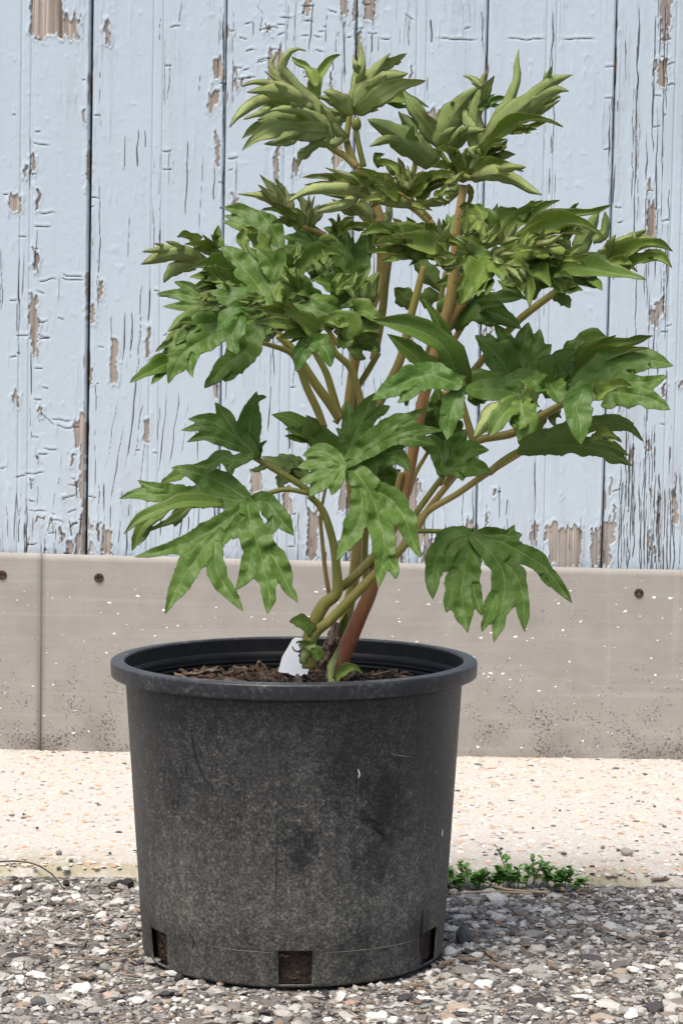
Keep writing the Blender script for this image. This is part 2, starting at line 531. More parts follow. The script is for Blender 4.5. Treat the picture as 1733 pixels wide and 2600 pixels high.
PAL = [(30, (.33, .31, .275)), (22, (.47, .45, .405)), (9, (.57, .55, .50)), (18, (.165, .148, .13)), (8, (.055, .05, .05)), (8, (.30, .24, .18)), (1.5, (.36, .25, .19)), (1, (.25, .22, .22))]
n = 17000
p = np.stack([(rng.rand(n) - .5) * 1.3, -.5 + rng.rand(n) * .775, np.zeros(n)], -1)
keep = (np.hypot(p[:, 0], p[:, 1]) > .139) & (p[:, 1] < SLAB_Y + .006 * np.sin(p[:, 0] * 30) + .004 * rng.randn(n))
p = p[keep]
p[:, 2] = asph_h(p[:, 0], p[:, 1])
sz = .003 + .0085 * rng.rand(len(p)) ** 2.4
keep = sz < 1
me = rocks_mesh('asphalt_gravel', p, sz, stone_cols(len(p), rng, PAL), rng, 0, .5, .24, .34)
tag(obj('asphalt_gravel', me, M['stone']), 'crushed grey and tan stone of the worn asphalt', 'gravel', kind='stuff')
n = 1900
p = np.stack([(rng.rand(n) - .5) * 1.3, -.45 + rng.rand(n) * .70, np.zeros(n)], -1)
keep = (np.hypot(p[:, 0], p[:, 1]) > .146)
p = p[keep]; p[:, 2] = asph_h(p[:, 0], p[:, 1])
sz = .008 + .011 * rng.rand(len(p)) ** 2.2
me = rocks_mesh('coarse_gravel', p, sz, stone_cols(len(p), rng, PAL), rng, 1, .42, .26, .26)
tag(obj('coarse_gravel', me, M['stone']), 'coarser pale chippings strewn over the asphalt', 'gravel', kind='stuff')

n = 26000
p = np.stack([(rng.rand(n) - .5) * 1.2, -.42 + rng.rand(n) * .69, np.zeros(n)], -1)
p = p[np.hypot(p[:, 0], p[:, 1]) > .139]
p[:, 2] = asph_h(p[:, 0], p[:, 1])
me = rocks_mesh('asphalt_grit', p, .0012 + .0022 * rng.rand(len(p)) ** 1.5, stone_cols(len(p), rng, PAL) * .9, rng, 0, .7, .15, .34)
tag(obj('asphalt_grit', me, M['stone']), 'fine grey grit between the stones of the asphalt', 'gravel', kind='stuff')

# concrete slab between asphalt and wall
nx, ny = 700, 60
gx = np.linspace(-1.6, 1.6, nx); t = np.linspace(0, 1, ny)
GX, T = np.meshgrid(gx, t, indexing='ij')
y0 = SLAB_Y + .005 * (fbm(GX * 9, GX * 0 + 3.3, 4) - .5) * 2 + .003 * (fbm(GX * 60, GX * 0 + 1.3, 6) - .5)
GY = y0 + (WALL_Y + .03 - y0) * T
h = .0015 + .0055 * np.clip(T / .06, 0, 1) ** .5 + .0022 * (fbm(GX * 120, GY * 120, 14, 2) - .5) - .010 * (T == 0)
V = np.stack([GX, GY, h], -1).reshape(-1, 3)
slab = obj('concrete_slab', new_mesh('concrete_slab', V, grid_quads(nx, ny)), M['slab'])
tag(slab, 'pale exposed aggregate concrete slab along the wall', 'pavement', kind='structure')
n = 15000
p = np.stack([(rng.rand(n) - .5) * 1.5, SLAB_Y + .008 + rng.rand(n) * (WALL_Y - SLAB_Y - .02), np.full(n, .0064)], -1)
PALS = [(32, (.61, .575, .52)), (22, (.52, .46, .38)), (19, (.52, .31, .20)), (8, (.62, .47, .30)), (7, (.30, .27, .24)), (4, (.10, .09, .085)), (5, (.48, .42, .40))]
sz = .003 + .0065 * rng.rand(n) ** 2
me = rocks_mesh('slab_aggregate', p, sz, stone_cols(n, rng, PALS), rng, 0, .34, .42, .2)
tag(obj('slab_aggregate', me, M['stone']), 'cream and orange aggregate set in the concrete slab', 'gravel', kind='stuff')

# ------------------------------------------------------------------ plank wall
WROT = R(0.3)
wall = empty('plank_wall', (0, WALL_Y, 0))
wall.rotation_euler = (0, WROT, 0)
tag(wall, 'pale blue plank wall with cracked and peeling paint', 'wall')


def wl(px, py):
    P = at(px, py, WALL_Y) - np.array([0, WALL_Y, 0])
    c, s = math.cos(-WROT), math.sin(-WROT)
    return P[:, 0] * c + P[:, 2] * s, -P[:, 0] * s + P[:, 2] * c


MPX = (WALL_Y - CAM.y) / F_PX          # metres per photo pixel on the wall
JX = [wl(x, 700)[0][0] for x in (-100, 226, 565, 893, 1223, 1547, 1875)]
JX = [JX[0] - .54, JX[0] - .36, JX[0] - .18] + JX + [JX[-1] + .18, JX[-1] + .36, JX[-1] + .54]
GAP = [.001] * 4 + [.0019, .0007, .0007, .0008, .0009] + [.001] * 5

PEEL = [  # x0,y0,x1,y1 in photo pixels
    (80, -30, 160, 92), (150, 38, 199, 92), (266, 52, 277, 115), (222, 360, 231, 478), (78, 392, 90, 436), (63, 410, 69, 446), (25, 496, 52, 540),
    (541, 153, 566, 207), (532, 231, 555, 275), (547, 340, 555, 417), (218, 696, 226, 823), (251, 708, 260, 757), (77, 746, 95, 860), (84, 850, 96, 900), (283, 857, 297, 965),
    (375, 823, 383, 895), (190, 1064, 220, 1137), (205, 1137, 217, 1260), (208, 1260, 216, 1397), (34, 1003, 48, 1030), (226, 945, 233, 984), (369, 1056, 379, 1118), (262, 1343, 283, 1407),
    (170, 1374, 184, 1408), (191, 1359, 212, 1408), (224, 1385, 236, 1408), (1676, -20, 1703, 57), (1680, 50, 1692, 100), (1672, 143, 1692, 214), (1640, 520, 1663, 608),
    (1662, 758, 1680, 803), (1648, 786, 1662, 826), (1599, 1134, 1607, 1174), (1640, 1134, 1648, 1161), (1398, 1332, 1472, 1440), (1384, 1345, 1400, 1385), (1504, 1353, 1517, 1446), (1524, 1333, 1547, 1446),
    (1720, 972, 1740, 988), (1185, 1313, 1202, 1349), (1349, 1322, 1364, 1380), (1221, 1390, 1236, 1440), (865, -20, 879, 44), (925, -20, 951, 46), (896, -20, 904, 50),
    (682, 126, 718, 210), (768, -20, 783, 40), (1086, 278, 1126, 330), (741, 408, 757, 443), (848, 347, 866, 427), (637, 1187, 661, 1252), (782, 1294, 806, 1424), (650, 1350, 668, 1430),
    (1030, 1215, 1058, 1300), (1052, 1300, 1080, 1380), (1075, 1360, 1096, 1436), (1000, 1330, 1022, 1436), (1120, 1380, 1140, 1436), (700, 380, 708, 470), (905, 90, 915, 180), (1706, 1250, 1716, 1330),
    (590, 500, 600, 560), (640, 1290, 652, 1330), (720, 1240, 735, 1300), (860, 1200, 878, 1290), (900, 1330, 925, 1436)]
CRK2 = [(740, 0, 740, 160), (825, 0, 815, 360), (880, 0, 865, 340), (935, 0, 900, 600), (785, 540, 692, 1100), (692, 1100, 690, 1400), (825, 690, 740, 1250), (740, 1250, 733, 1480), (920, 300, 845, 1000),
        (950, 560, 895, 970), (965, 830, 925, 1170), (1115, 480, 1045, 1110), (1195, 480, 1120, 1060), (1255, 540, 1200, 960), (1060, 580, 1050, 850), (1440, 420, 1445, 570), (1500, 400, 1500, 580),
        (660, 1080, 655, 1540), (815, 1120, 785, 1550), (860, 1250, 850, 1350), (1080, 1300, 1065, 1480), (640, 400, 630, 1200), (1420, 900, 1425, 1400), (1310, 750, 1320, 1480), (1240, 1100, 1190, 1500), (210, 200, 210, 560), (130, 0, 120, 300), (200, 600, 200, 760), (50, 1160, 50, 1500), (110, 1150, 95, 1540), (175, 1180, 170, 1550), (250, 1060, 255, 1290), (210, 720, 210, 860)]
CRK1 = [(1245, 890, 1235, 1500), (1350, 1000, 1320, 1600), (965, 860, 965, 990), (915, 840, 915, 1130), (1165, 1010, 1150, 1250), (860, 1410, 850, 1740), (1205, 0, 1190, 170), (1140, 400, 1110, 700), (1330, 480, 1320, 620),
        (830, 870, 820, 1150), (940, 1860, 930, 2300), (990, 1900, 985, 2150), (830, 2050, 825, 2352), (880, 2050, 870, 2352), (745, 2080, 745, 2230), (1480, 0, 1485, 1600), (1550, 350, 1540, 900), (1465, 0, 1440, 500), (205, 820, 205, 1300),
        (250, 1510, 230, 1800), (395, 1820, 390, 2000), (130, 1960, 130, 2200), (665, 380, 665, 900), (660, 1150, 665, 1850), (1020, 1000, 1020, 1170), (1100, 210, 1095, 750), (1430, 1100, 1420, 1350)]
HCRK = [(210, 945, 345, 970), (250, 1415, 380, 1417), (215, 1500, 350, 1508), (395, 1822, 575, 1835), (250, 1870, 390, 1850), (390, 1850, 575, 1856), (200, 1643, 265, 1645), (240, 1930, 300, 1945), (100, 2230, 205, 2228), (240, 2215, 340, 2250), (380, 2120, 430, 2122), (20, 1283, 60, 1287), (245, 2140, 325, 2132)]
HCRK2 = [(250, 150, 345, 160), (220, 355, 290, 352), (215, 560, 285, 562), (265, 640, 370, 740), (370, 742, 490, 748), (330, 700, 490, 702), (205, 810, 265, 812), (150, 1050, 310, 1045), (180, 1290, 320, 1305), (640, 465, 655, 462), (645, 220, 695, 222), (60, 272, 120, 270), (0, 1010, 45, 1006), (900, 895, 930, 900), (1010, 910, 1050, 912)]
CB = [(340, 0, 330, 290), (1155, 0, 1120, 780), (1120, 780, 1100, 1400), (1140, 850, 1128, 1160), (705, 560, 690, 900), (760, 400, 745, 900), (1470, 0, 1475, 110), (1440, 330, 1450, 450)]
HB = [(5, 95, 290, 100), (440, 97, 720, 100), (790, 98, 1030, 102), (1420, 205, 1465, 208), (1385, 450, 1440, 458), (190, 35, 235, 36), (1340, 1045, 1380, 1046), (1420, 95, 1500, 100)]
CF = [(940, 560, 940, 990), (935, 760, 930, 800), (1120, 660, 1112, 760), (790, 640, 785, 760), (1270, 420, 1270, 780), (690, 700, 690, 980), (730, 640, 725, 980), (1110, 570, 1150, 545), (1395, 690, 1440, 650)]
C6 = [(390, 25, 445, 100), (180, 0, 180, 784), (240, 0, 235, 780), (600, 0, 600, 300), (655, 0, 640, 300), (705, 40, 705, 100), (770, 0, 745, 370), (870, 80, 850, 300), (970, 100, 980, 600), (1055, 0, 1050, 500), (1172, 0, 1172, 220), (1160, 220, 1155, 360), (1205, 230, 1200, 350), (1380, 90, 1375, 330), (1340, 180, 1345, 310), (1410, 110, 1405, 320), (1555, 120, 1550, 300), (700, 380, 715, 540), (430, 100, 420, 220), (1530, 490, 1535, 680)]
H6 = [(520, 170, 595, 175), (680, 245, 745, 240), (1125, 215, 1205, 222), (1205, 255, 1290, 250), (770, 240, 830, 250), (480, 335, 560, 330), (310, 165, 370, 160), (700, 145, 745, 150), (990, 250, 1030, 245), (800, 210, 850, 212), (1370, 88, 1440, 130), (780, 330, 850, 345)]


def cv(lst, ox, oy, s):
    return [(ox + a * s, oy + b * s, ox + c * s, oy + d * s) for a, b, c, d in lst]


CRK = cv(CRK2, 0, 800, .38265) + cv(CRK1, 0, 0, .38265) + cv(CB, 1100, 60, .4037) + cv(CF, 750, 950, .4783) + cv(C6, 500, 0, .38265)
HC = cv(HCRK, 0, 0, .38265) + cv(HCRK2, 0, 800, .38265) + cv(HB, 1100, 60, .4037) + cv(H6, 500, 0, .38265)
prr = random.Random(3)
for i in range(58):      # close vertical checks of the right-hand board
    x = prr.uniform(1588, 1700); y = prr.uniform(-60, 1380); L = prr.choice([120, 200, 330, 480])
    CRK.append((x, y, x - L * .018, y + L))
for i in range(46):
    x = prr.uniform(1570, 1733); y = prr.uniform(1050, 1400); L = prr.uniform(60, 260)
    CRK.append((x, y, x - L * .02, y + L))
for i in range(40):      # behind the plant
    x = prr.uniform(600, 1220); y = prr.uniform(300, 1400); L = prr.uniform(60, 260)
    CRK.append((x, y, x - L * prr.uniform(0, .05), y + L))
for i in range(70):      # along the plank foot
    x = prr.uniform(-40, 1600); y = prr.uniform(1300, 1430); L = prr.uniform(25, 110)
    CRK.append((x, y, x - L * .02, y + L))
for i in range(60):
    x = prr.choice([-20, 226, 565, 893, 1223, 1547, 66, 405, 735, 1395]) + prr.gauss(4, 14); y = prr.uniform(-20, 1400); L = prr.uniform(40, 200)
    CRK.append((x, y, x - L * .016, y + L))
for i in range(70):
    x = prr.choice([60, 226, 405, 565, 735, 893, 1223, 1547, 1690]) + prr.gauss(0, 18); y = prr.uniform(0, 1420); L = prr.uniform(8, 34)
    HC.append((x, y, x + L, y + prr.uniform(-4, 4)))
for i in range(60):
    x = prr.choice([226, 565, 893, 1223, 1547, 66, 1665, 700, 1060]) + prr.gauss(0, 16); y = prr.uniform(150, 1400)
    if prr.random() < .6: y = 1420 - abs(prr.gauss(0, 150))
    PEEL.append((x, y, x + prr.uniform(3, 9), y + prr.uniform(14, 60)))
for i in range(75):      # alligatored paint low on the left board and high behind the top leaves
    if i < 45: x, y = prr.uniform(35, 215), 1410 - abs(prr.gauss(0, 190))
    else: x, y = prr.uniform(590, 960), prr.uniform(0, 230)
    L = prr.uniform(8, 46)
    if prr.random() < .5: CRK.append((x, y, x + prr.uniform(-5, 5), y + L * 1.6))
    else: HC.append((x, y, x + L, y + prr.uniform(-9, 9)))
    if prr.random() < .3: PEEL.append((x, y, x + prr.uniform(3, 10), y + prr.uniform(5, 26)))
WP = []
for (a, b_, c, d) in PEEL:
    (xa, xb), (za, zb) = wl([a, c], [b_, d])
    WP.append((min(xa, xb), max(xa, xb), min(za, zb), max(za, zb)))
WC = [tuple(np.stack(wl([a, c], [b_, d]), -1).ravel()) for a, b_, c, d in CRK]
WH = [tuple(np.stack(wl([a, c], [b_, d]), -1).ravel()) for a, b_, c, d in HC]

sheath = obj('sheathing', box_mesh('sheathing', JX[0] - .01, JX[-1] + .01, .030, .05, -.05, 1.35), M['dark'], wall)
for k in range(len(JX) - 1):
    x0, x1 = JX[k] + GAP[k], JX[k + 1] - GAP[k + 1]
    vis = 3 <= k <= 8
    nx = 176 if vis else 40
    nz = 640 if vis else 90
    xs = np.linspace(x0, x1, nx); zs = np.linspace(.2, 1.22, nz)
    X, Z = np.meshgrid(xs, zs, indexing='ij')
    dx = xs[1] - xs[0]; dz = zs[1] - zs[0]
    peel = np.full(X.shape, -1.0)
    crk = np.zeros(X.shape); lip = np.zeros(X.shape)
    wob = (fbm(X * 60, Z * 70, 31 + k) - .5) * .009 + (fbm(X * 0 + 3.1, Z * 330, 33 + k, 2) - .5) * .004; wob2 = (vnoise(X * 330, Z * 4, 61 + k) - .5) * .016 + (fbm(X * 110, Z * 90, 66 + k) - .5) * .012
    for (a, c, b_, d) in WP:
        if c < x0 - .02 or a > x1 + .02: continue
        ix = (xs > a - .03) & (xs < c + .03); iz = (zs > b_ - .04) & (zs < d + .04)
        if not ix.any() or not iz.any(): continue
        s = np.ix_(ix, iz)
        qx = np.abs(X[s] + wob[s] - (a + c) / 2) - (c - a) / 2 + .001
        qz = np.abs(Z[s] + wob2[s] - (b_ + d) / 2) - (d - b_) / 2 + .001
        sd_ = -(np.hypot(np.maximum(qx, 0), np.maximum(qz, 0)) + np.minimum(np.maximum(qx, qz), 0) - .001)
        peel[s] = np.maximum(peel[s], sd_)
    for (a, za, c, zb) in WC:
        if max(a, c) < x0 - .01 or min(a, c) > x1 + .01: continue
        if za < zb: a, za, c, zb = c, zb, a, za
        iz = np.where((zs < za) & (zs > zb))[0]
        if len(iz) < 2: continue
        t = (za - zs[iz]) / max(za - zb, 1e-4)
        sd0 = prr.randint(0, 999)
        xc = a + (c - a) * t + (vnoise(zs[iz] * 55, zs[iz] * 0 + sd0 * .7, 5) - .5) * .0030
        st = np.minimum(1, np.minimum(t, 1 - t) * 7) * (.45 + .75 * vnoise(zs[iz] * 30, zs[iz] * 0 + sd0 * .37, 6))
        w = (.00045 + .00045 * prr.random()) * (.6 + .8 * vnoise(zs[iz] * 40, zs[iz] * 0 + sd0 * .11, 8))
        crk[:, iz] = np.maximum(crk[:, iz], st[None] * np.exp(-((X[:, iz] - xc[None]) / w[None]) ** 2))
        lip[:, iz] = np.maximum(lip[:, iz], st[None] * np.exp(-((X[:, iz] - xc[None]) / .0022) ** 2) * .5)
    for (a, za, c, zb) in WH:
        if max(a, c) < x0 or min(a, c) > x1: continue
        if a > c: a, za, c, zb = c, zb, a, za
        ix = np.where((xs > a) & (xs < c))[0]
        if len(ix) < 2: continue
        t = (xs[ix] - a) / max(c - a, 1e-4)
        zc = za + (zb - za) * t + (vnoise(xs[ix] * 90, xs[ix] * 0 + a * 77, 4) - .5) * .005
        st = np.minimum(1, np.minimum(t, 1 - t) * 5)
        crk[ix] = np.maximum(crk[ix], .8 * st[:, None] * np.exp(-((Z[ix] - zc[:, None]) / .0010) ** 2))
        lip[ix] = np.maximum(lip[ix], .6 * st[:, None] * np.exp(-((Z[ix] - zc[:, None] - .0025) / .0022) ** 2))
    e = np.minimum(X - x0, x1 - X)
    foot = np.exp(-np.maximum(Z - .285, 0) / .07)
    # random loss of paint along plank edges, growing towards the foot
    sc = fbm(X * 190, Z * 22, 80 + k) + .30 * np.exp(-(e / .006) ** 2) + .13 * foot
    peel = np.maximum(peel, (sc - 1.02) * .02)
    peelv = np.clip(.5 + peel / .0026, 0, 1)
    thin = np.clip((fbm(X * 60, Z * 8, 120 + k) - .52) * 3, 0, 1) * np.clip(1.6 * foot + .6 * (k == 8) + .12 * (k == 4), 0, 1)
    xm = (JX[k] + JX[k + 1]) / 2 + .0
    bead = np.exp(-((X - xm + .0067) / .0011) ** 2) + np.exp(-((X - xm - .0067) / .0011) ** 2) + .35 * np.exp(-((X - xm - .0107) / .0009) ** 2)
    D = -.0016 * bead - .0045 * np.exp(-(e / .0014) ** 2)
    D += .0007 * (fbm(X * 18, Z * 5, 40 + k) - .5) + .0003 * (fbm(X * 190, Z * 150, 90 + k, 2) - .5) * (1 - peelv)
    near = np.clip(1 - np.abs(peel + .0015) / .004, 0, 1) * (peel < 0)
    D += .0010 * near * (.3 + 1.4 * fbm(X * 40, Z * 40, 140 + k)) + .0008 * lip
    D -= .0011 * peelv + .0013 * np.clip(crk, 0, 1)
    D += .0016 * np.clip(fbm(X * 120, Z * 90, 200 + k, 2) - .74, 0, 1) * 5 * .3
    V = np.stack([X, -D, Z], -1)
    # close the plank sides so that the gaps have depth
    L = V[0].copy(); L[:, 1] = .03
    Rr = V[-1].copy(); Rr[:, 1] = .03
    V = np.concatenate([L[None], V, Rr[None]], 0).reshape(-1, 3)
    ext = lambda a: np.concatenate([a[:1], a, a[-1:]], 0).ravel()
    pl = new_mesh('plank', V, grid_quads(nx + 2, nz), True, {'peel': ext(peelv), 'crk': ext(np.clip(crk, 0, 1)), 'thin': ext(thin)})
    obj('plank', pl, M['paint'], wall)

# ------------------------------------------------------------------ skirting sheets at the wall foot
def skirting(px0, px1, label, yoff, screws, seed):
    rg = random.Random(seed)
    pa = at(px0, 1401 + 45 * px0 / 1733, WALL_Y)[0]; pb = at(px1, 1401 + 45 * px1 / 1733, WALL_Y)[0]
    o = empty('skirting_sheet', (0, WALL_Y - .006 - yoff, 0))
    tag(o, label, 'skirting')
    nxx, nzz = 160, 30
    xs = np.linspace(pa[0], pb[0], nxx); t = np.linspace(0, 1, nzz)
    X, T = np.meshgrid(xs, t, indexing='ij')
    top = pa[2] + (pb[2] - pa[2]) * (X - pa[0]) / (pb[0] - pa[0]) + .0012 * (fbm(X * 40, X * 0, 3) - .5)
    Z = -.01 + (top + .01) * T
    Yd = -.0015 * (fbm(X * 5, Z * 7, seed) - .5)
    front = np.stack([X, Yd, Z], -1)
    back = front.copy(); back[..., 1] += .0022
    n0 = nxx * nzz
    V = np.concatenate([front.reshape(-1, 3), back.reshape(-1, 3)])
    q = grid_quads(nxx, nzz)
    idx = np.arange(n0).reshape(nxx, nzz)
    b1 = np.stack([idx[:-1, -1], idx[1:, -1], idx[1:, -1] + n0, idx[:-1, -1] + n0], -1)
    b2 = np.stack([idx[0, :-1], idx[0, 1:], idx[0, 1:] + n0, idx[0, :-1] + n0], -1)
    b3 = np.stack([idx[-1, :-1], idx[-1, 1:], idx[-1, 1:] + n0, idx[-1, :-1] + n0], -1)
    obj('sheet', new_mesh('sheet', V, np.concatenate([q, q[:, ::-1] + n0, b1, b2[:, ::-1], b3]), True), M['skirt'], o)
    for (sx, sy) in screws:
        P = at(sx, sy, WALL_Y - .01)[0]
        # countersunk head with a cross recess
        ring = []
        m = 20
        prof = [(.0063, .0005), (.0066, -.0006), (.0058, -.0019), (.0030, -.0021)]
        for r_, y_ in prof:
            for i in range(m):
                a = i / m * 6.28318
                ring.append((P[0] + r_ * math.cos(a), y_, P[2] + r_ * math.sin(a)))
        Fq = [[j * m + i, j * m + (i + 1) % m, (j + 1) * m + (i + 1) % m, (j + 1) * m + i] for j in range(3) for i in range(m)]
        ring.append((P[0], -.0002, P[2]))
        # inner fan alternates depth so the recess reads as a cross
        for i in range(m):
            if i % 5 in (0, 1):
                ring[3 * m + i] = (ring[3 * m + i][0], -.0004, ring[3 * m + i][2])
        tri = [[3 * m + i, 3 * m + (i + 1) % m, len(ring) - 1] for i in range(m)]
        obj('screw', new_mesh('screw', ring, [np.array(Fq), np.array(tri)], False), M['rust'], o)
    # white drops of paint
    Vv, Ff = [], []
    for i in range(int((px1 - px0) * .15)):
        x = rg.uniform(pa[0] + .003, pb[0] - .003); tz = rg.betavariate(1.6, 1.25); z = .01 + tz * (min(pa[2], pb[2]) - .016)
        r_ = rg.choice([.0009, .0011, .0014, .0018, .0026, .0034]) * rg.uniform(.7, 1.1)
        ex = rg.uniform(.7, 1.9); an = rg.uniform(-.5, .5); b0 = len(Vv)
        ysurf = float(-.0015 * (fbm(np.array([x * 5]), np.array([z * 7]), seed) - .5)[0])
        Vv.append((x, ysurf - .0008, z))
        for j in range(9):
            a = j / 9 * 6.283; rr = r_ * rg.uniform(.65, 1.15)
            u, w = rr * ex * math.cos(a), rr * .75 * math.sin(a)
            Vv.append((x + u * math.cos(an) - w * math.sin(an), ysurf + .0004, z + u * math.sin(an) + w * math.cos(an)))
        Ff += [(b0, b0 + 1 + (j + 1) % 9, b0 + 1 + j) for j in range(9)]
    sp = obj('paint_spatter', new_mesh('paint_spatter', Vv, np.array(Ff), True), M['splat'], o)
    sp['kind'] = 'stuff'
    return o


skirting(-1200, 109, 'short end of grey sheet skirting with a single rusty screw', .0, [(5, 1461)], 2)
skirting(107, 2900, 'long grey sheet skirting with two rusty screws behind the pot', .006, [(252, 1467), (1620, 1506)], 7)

# ------------------------------------------------------------------ pot
pot = empty('plant_pot', (0, 0, 0))
pot.rotation_euler = (0, R(-.5), 0)
pot.scale = (1, 1, 1.038)
tag(pot, 'dusty black plastic nursery pot standing on the asphalt', 'pot')
POT_H = .264


def lathe(name, prof, m=144, closed=False):
    V = []
    for r_, z_ in prof:
        a = np.arange(m) / m * 2 * np.pi
        V.append(np.stack([r_ * np.cos(a), r_ * np.sin(a), np.full(m, z_)], -1))
    V = np.concatenate(V)
    i = np.arange(m); Fq = []
    for j in range(len(prof) - 1):
        Fq.append(np.stack([j * m + i, j * m + (i + 1) % m, (j + 1) * m + (i + 1) % m, (j + 1) * m + i], -1))
    return V, np.concatenate(Fq)


RB, RT = .1405, .1568
m = 180
zs = [.0022, .004, .0335, .06, .1, .14, .18, .22, .245, .2505]
prof = [(RB - .003, .0006), (RB - .0004, .0022)] + [(RB + (RT - RB) * (z / .25), z) for z in zs[1:]]
prof.insert(4, (prof[3][0] + .0004, .0342))
V, Fq = lathe('pot_body', prof, m)
# six drain holes, 60 degrees apart, between z=.0065 and z=.0335
mid = V[Fq].mean(1)
ang = np.degrees(np.arctan2(mid[:, 1], mid[:, 0])) - (-90 + 2.5)
ang = (ang + 30) % 60 - 30
hole = (mid[:, 2] > .004) & (mid[:, 2] < .0335) & (np.abs(ang) < 6.4)
me = new_mesh('pot_body', V, Fq[~hole], True)
body = obj('pot_body', me, [M['pot'], M['inner']], pot)
sol = body.modifiers.new('thickness', 'SOLIDIFY'); sol.thickness = .0011; sol.offset = -1; sol.material_offset = 1; sol.material_offset_rim = 0
V, Fq = lathe('pot_base', [(RB - .003, .0014), (.05, .0014), (.0005, .0014)], m)
base = obj('pot_base', new_mesh('pot_base', V, Fq, True), M['inner'], pot)
sol = base.modifiers.new('thickness', 'SOLIDIFY'); sol.thickness = .002; sol.offset = 0
prof = [(RT - .001, .2497), (.1660, .2497), (.1688, .2498), (.1697, .2503), (.1700, .2511), (.1701, .2520), (.1703, .2565), (.1704, .2612), (.1703, .2622), (.1699, .2630), (.1691, .2635), (.1680, .2636), (.1640, .2639), (.1600, .2641), (.1588, .2640), (.1580, .2635), (.1575, .2626), (.1573, .2612),
        (.1566, .2505), (.1556, .2470), (.1553, .243), (.1549, .2425), (.1549, .2398), (.1557, .2394), (.1549, .2390), (.1547, .2352), (.1555, .2348), (.1547, .2344), (.1545, .2305), (.1553, .2301), (.1545, .2296), (.1535, .2100), (.152, .19)]
V, Fq = lathe('rim', prof, m)
fz = V[Fq][:, :, 2].mean(1); fr = np.hypot(V[Fq][..., 0], V[Fq][..., 1]).mean(1)
mi = ((fr < .1575)).astype(int)
rm = new_mesh('rim', V, Fq, True, None, mi)
obj('rim', rm, [M['rim'], M['inner']], pot)


def on_pot(px, py, lift=.0004):
    """world-space hit of a photo pixel on the pot's flank, in pot space"""
    out = []
    for x, y in zip(np.atleast_1d(px), np.atleast_1d(py)):
        r_ = .15; P = None
        lo, hi = -.19, 0.0
        for _ in range(40):
            Y = (lo + hi) / 2
            P = at(x, y, Y)[0]
            rr = RB + (RT - RB) * min(max(P[2] / .26, 0), 1)
            if math.hypot(P[0], P[1]) > rr + lift: lo = Y
            else: hi = Y
        out.append(P)
    P = np.array(out)
    c, s = math.cos(R(.5)), math.sin(R(.5))
    return np.stack([P[:, 0] * c + P[:, 2] * s, P[:, 1], (-P[:, 0] * s + P[:, 2] * c) / 1.038], -1)


def tube_arrays(C, rad, m=8):
    C = np.asarray(C, float); rad = np.asarray(rad, float)
    T = np.gradient(C, axis=0); T /= np.linalg.norm(T, axis=1)[:, None] + 1e-12
    ref = np.array([0, -1.0, 0.02])
    B = np.cross(T, ref); B /= np.linalg.norm(B, axis=1)[:, None] + 1e-9
    N = np.cross(B, T)
    a = np.arange(m) / m * 2 * np.pi
    V = C[:, None] + rad[:, None, None] * (np.cos(a)[None, :, None] * B[:, None] + np.sin(a)[None, :, None] * N[:, None])
    n = len(C)
    i = np.arange(m); Fq = []
    for j in range(n - 1):
        Fq.append(np.stack([j * m + i, j * m + (i + 1) % m, (j + 1) * m + (i + 1) % m, (j + 1) * m + i], -1))
    V = np.concatenate([V.reshape(-1, 3), C[:1], C[-1:]])
    caps = [np.stack([(i + 1) % m, i, np.full(m, n * m)], -1), np.stack([(n - 1) * m + i, (n - 1) * m + (i + 1) % m, np.full(m, n * m + 1)], -1)]
    return V, np.concatenate(Fq), np.concatenate(caps)


def tube(name, C, rad, mat, parent=None, m=8, tone=None):
    V, q, tcap = tube_arrays(C, rad, m)
    at_ = None
    if tone is not None:
        tt = np.repeat(np.asarray(tone, float), m); at_ = {'tone': np.r_[tt, tone[0], tone[-1]]}
    return obj(name, new_mesh(name, V, [q, tcap], True, at_), mat, parent)


sc = catmull([(489, 1800), (486, 1850), (493, 1900), (508, 1950), (530, 1990), (556, 2022)], 22)
tube('scratch', on_pot(sc[:, 0], sc[:, 1]), np.sin(np.linspace(.15, 3.0, 22)) * .0012 + .0002, M['scratch'], pot, 6)
for (pts, w, mt) in [([(487, 1792), (485, 1806), (480, 1812)], .0010, 'scuff'), ([(466, 1930), (462, 1952), (468, 1968)], .0013, 'scratch'), ([(476, 1930), (474, 1955), (482, 1978)], .0014, 'scratch'), ([(484, 1950), (488, 1972)], .0010, 'scratch'),
                     ([(908, 1953), (912, 1966), (909, 1976)], .0009, 'scuff'), ([(990, 1912), (1010, 1918), (1045, 1921)], .0003, 'seam'), ([(1123, 2105), (1121, 2125)], .0007, 'scuff'), ([(705, 2010), (702, 2150), (699, 2330)], .00035, 'scratch'),
                     ([(915, 2078), (950, 2082), (965, 2095)], .0012, 'scratch'), ([(945, 2095), (962, 2108), (975, 2122)], .0014, 'scratch'), ([(480, 2365), (492, 2390), (488, 2410)], .0010, 'scratch'), ([(1073, 2310), (1070, 2360), (1068, 2425)], .0014, 'scratch'),
                     ([(820, 2420), (920, 2412), (1010, 2398), (1066, 2382)], .0002, 'seam'), ([(520, 2400), (600, 2412), (700, 2420)], .0002, 'seam')]:
    q = catmull(pts, 12)
    tube('scratch', on_pot(q[:, 0], q[:, 1], .0002), np.sin(np.linspace(.3, 2.9, 12)) * w, M[mt], pot, 6)

# ------------------------------------------------------------------ soil and bark
nr, na = 26, 120
rr = np.linspace(.0005, .1515, nr); aa = np.arange(na + 1) / na * 2 * np.pi
RR, AA = np.meshgrid(rr, aa, indexing='ij')
X = RR * np.cos(AA); Yy = RR * np.sin(AA)


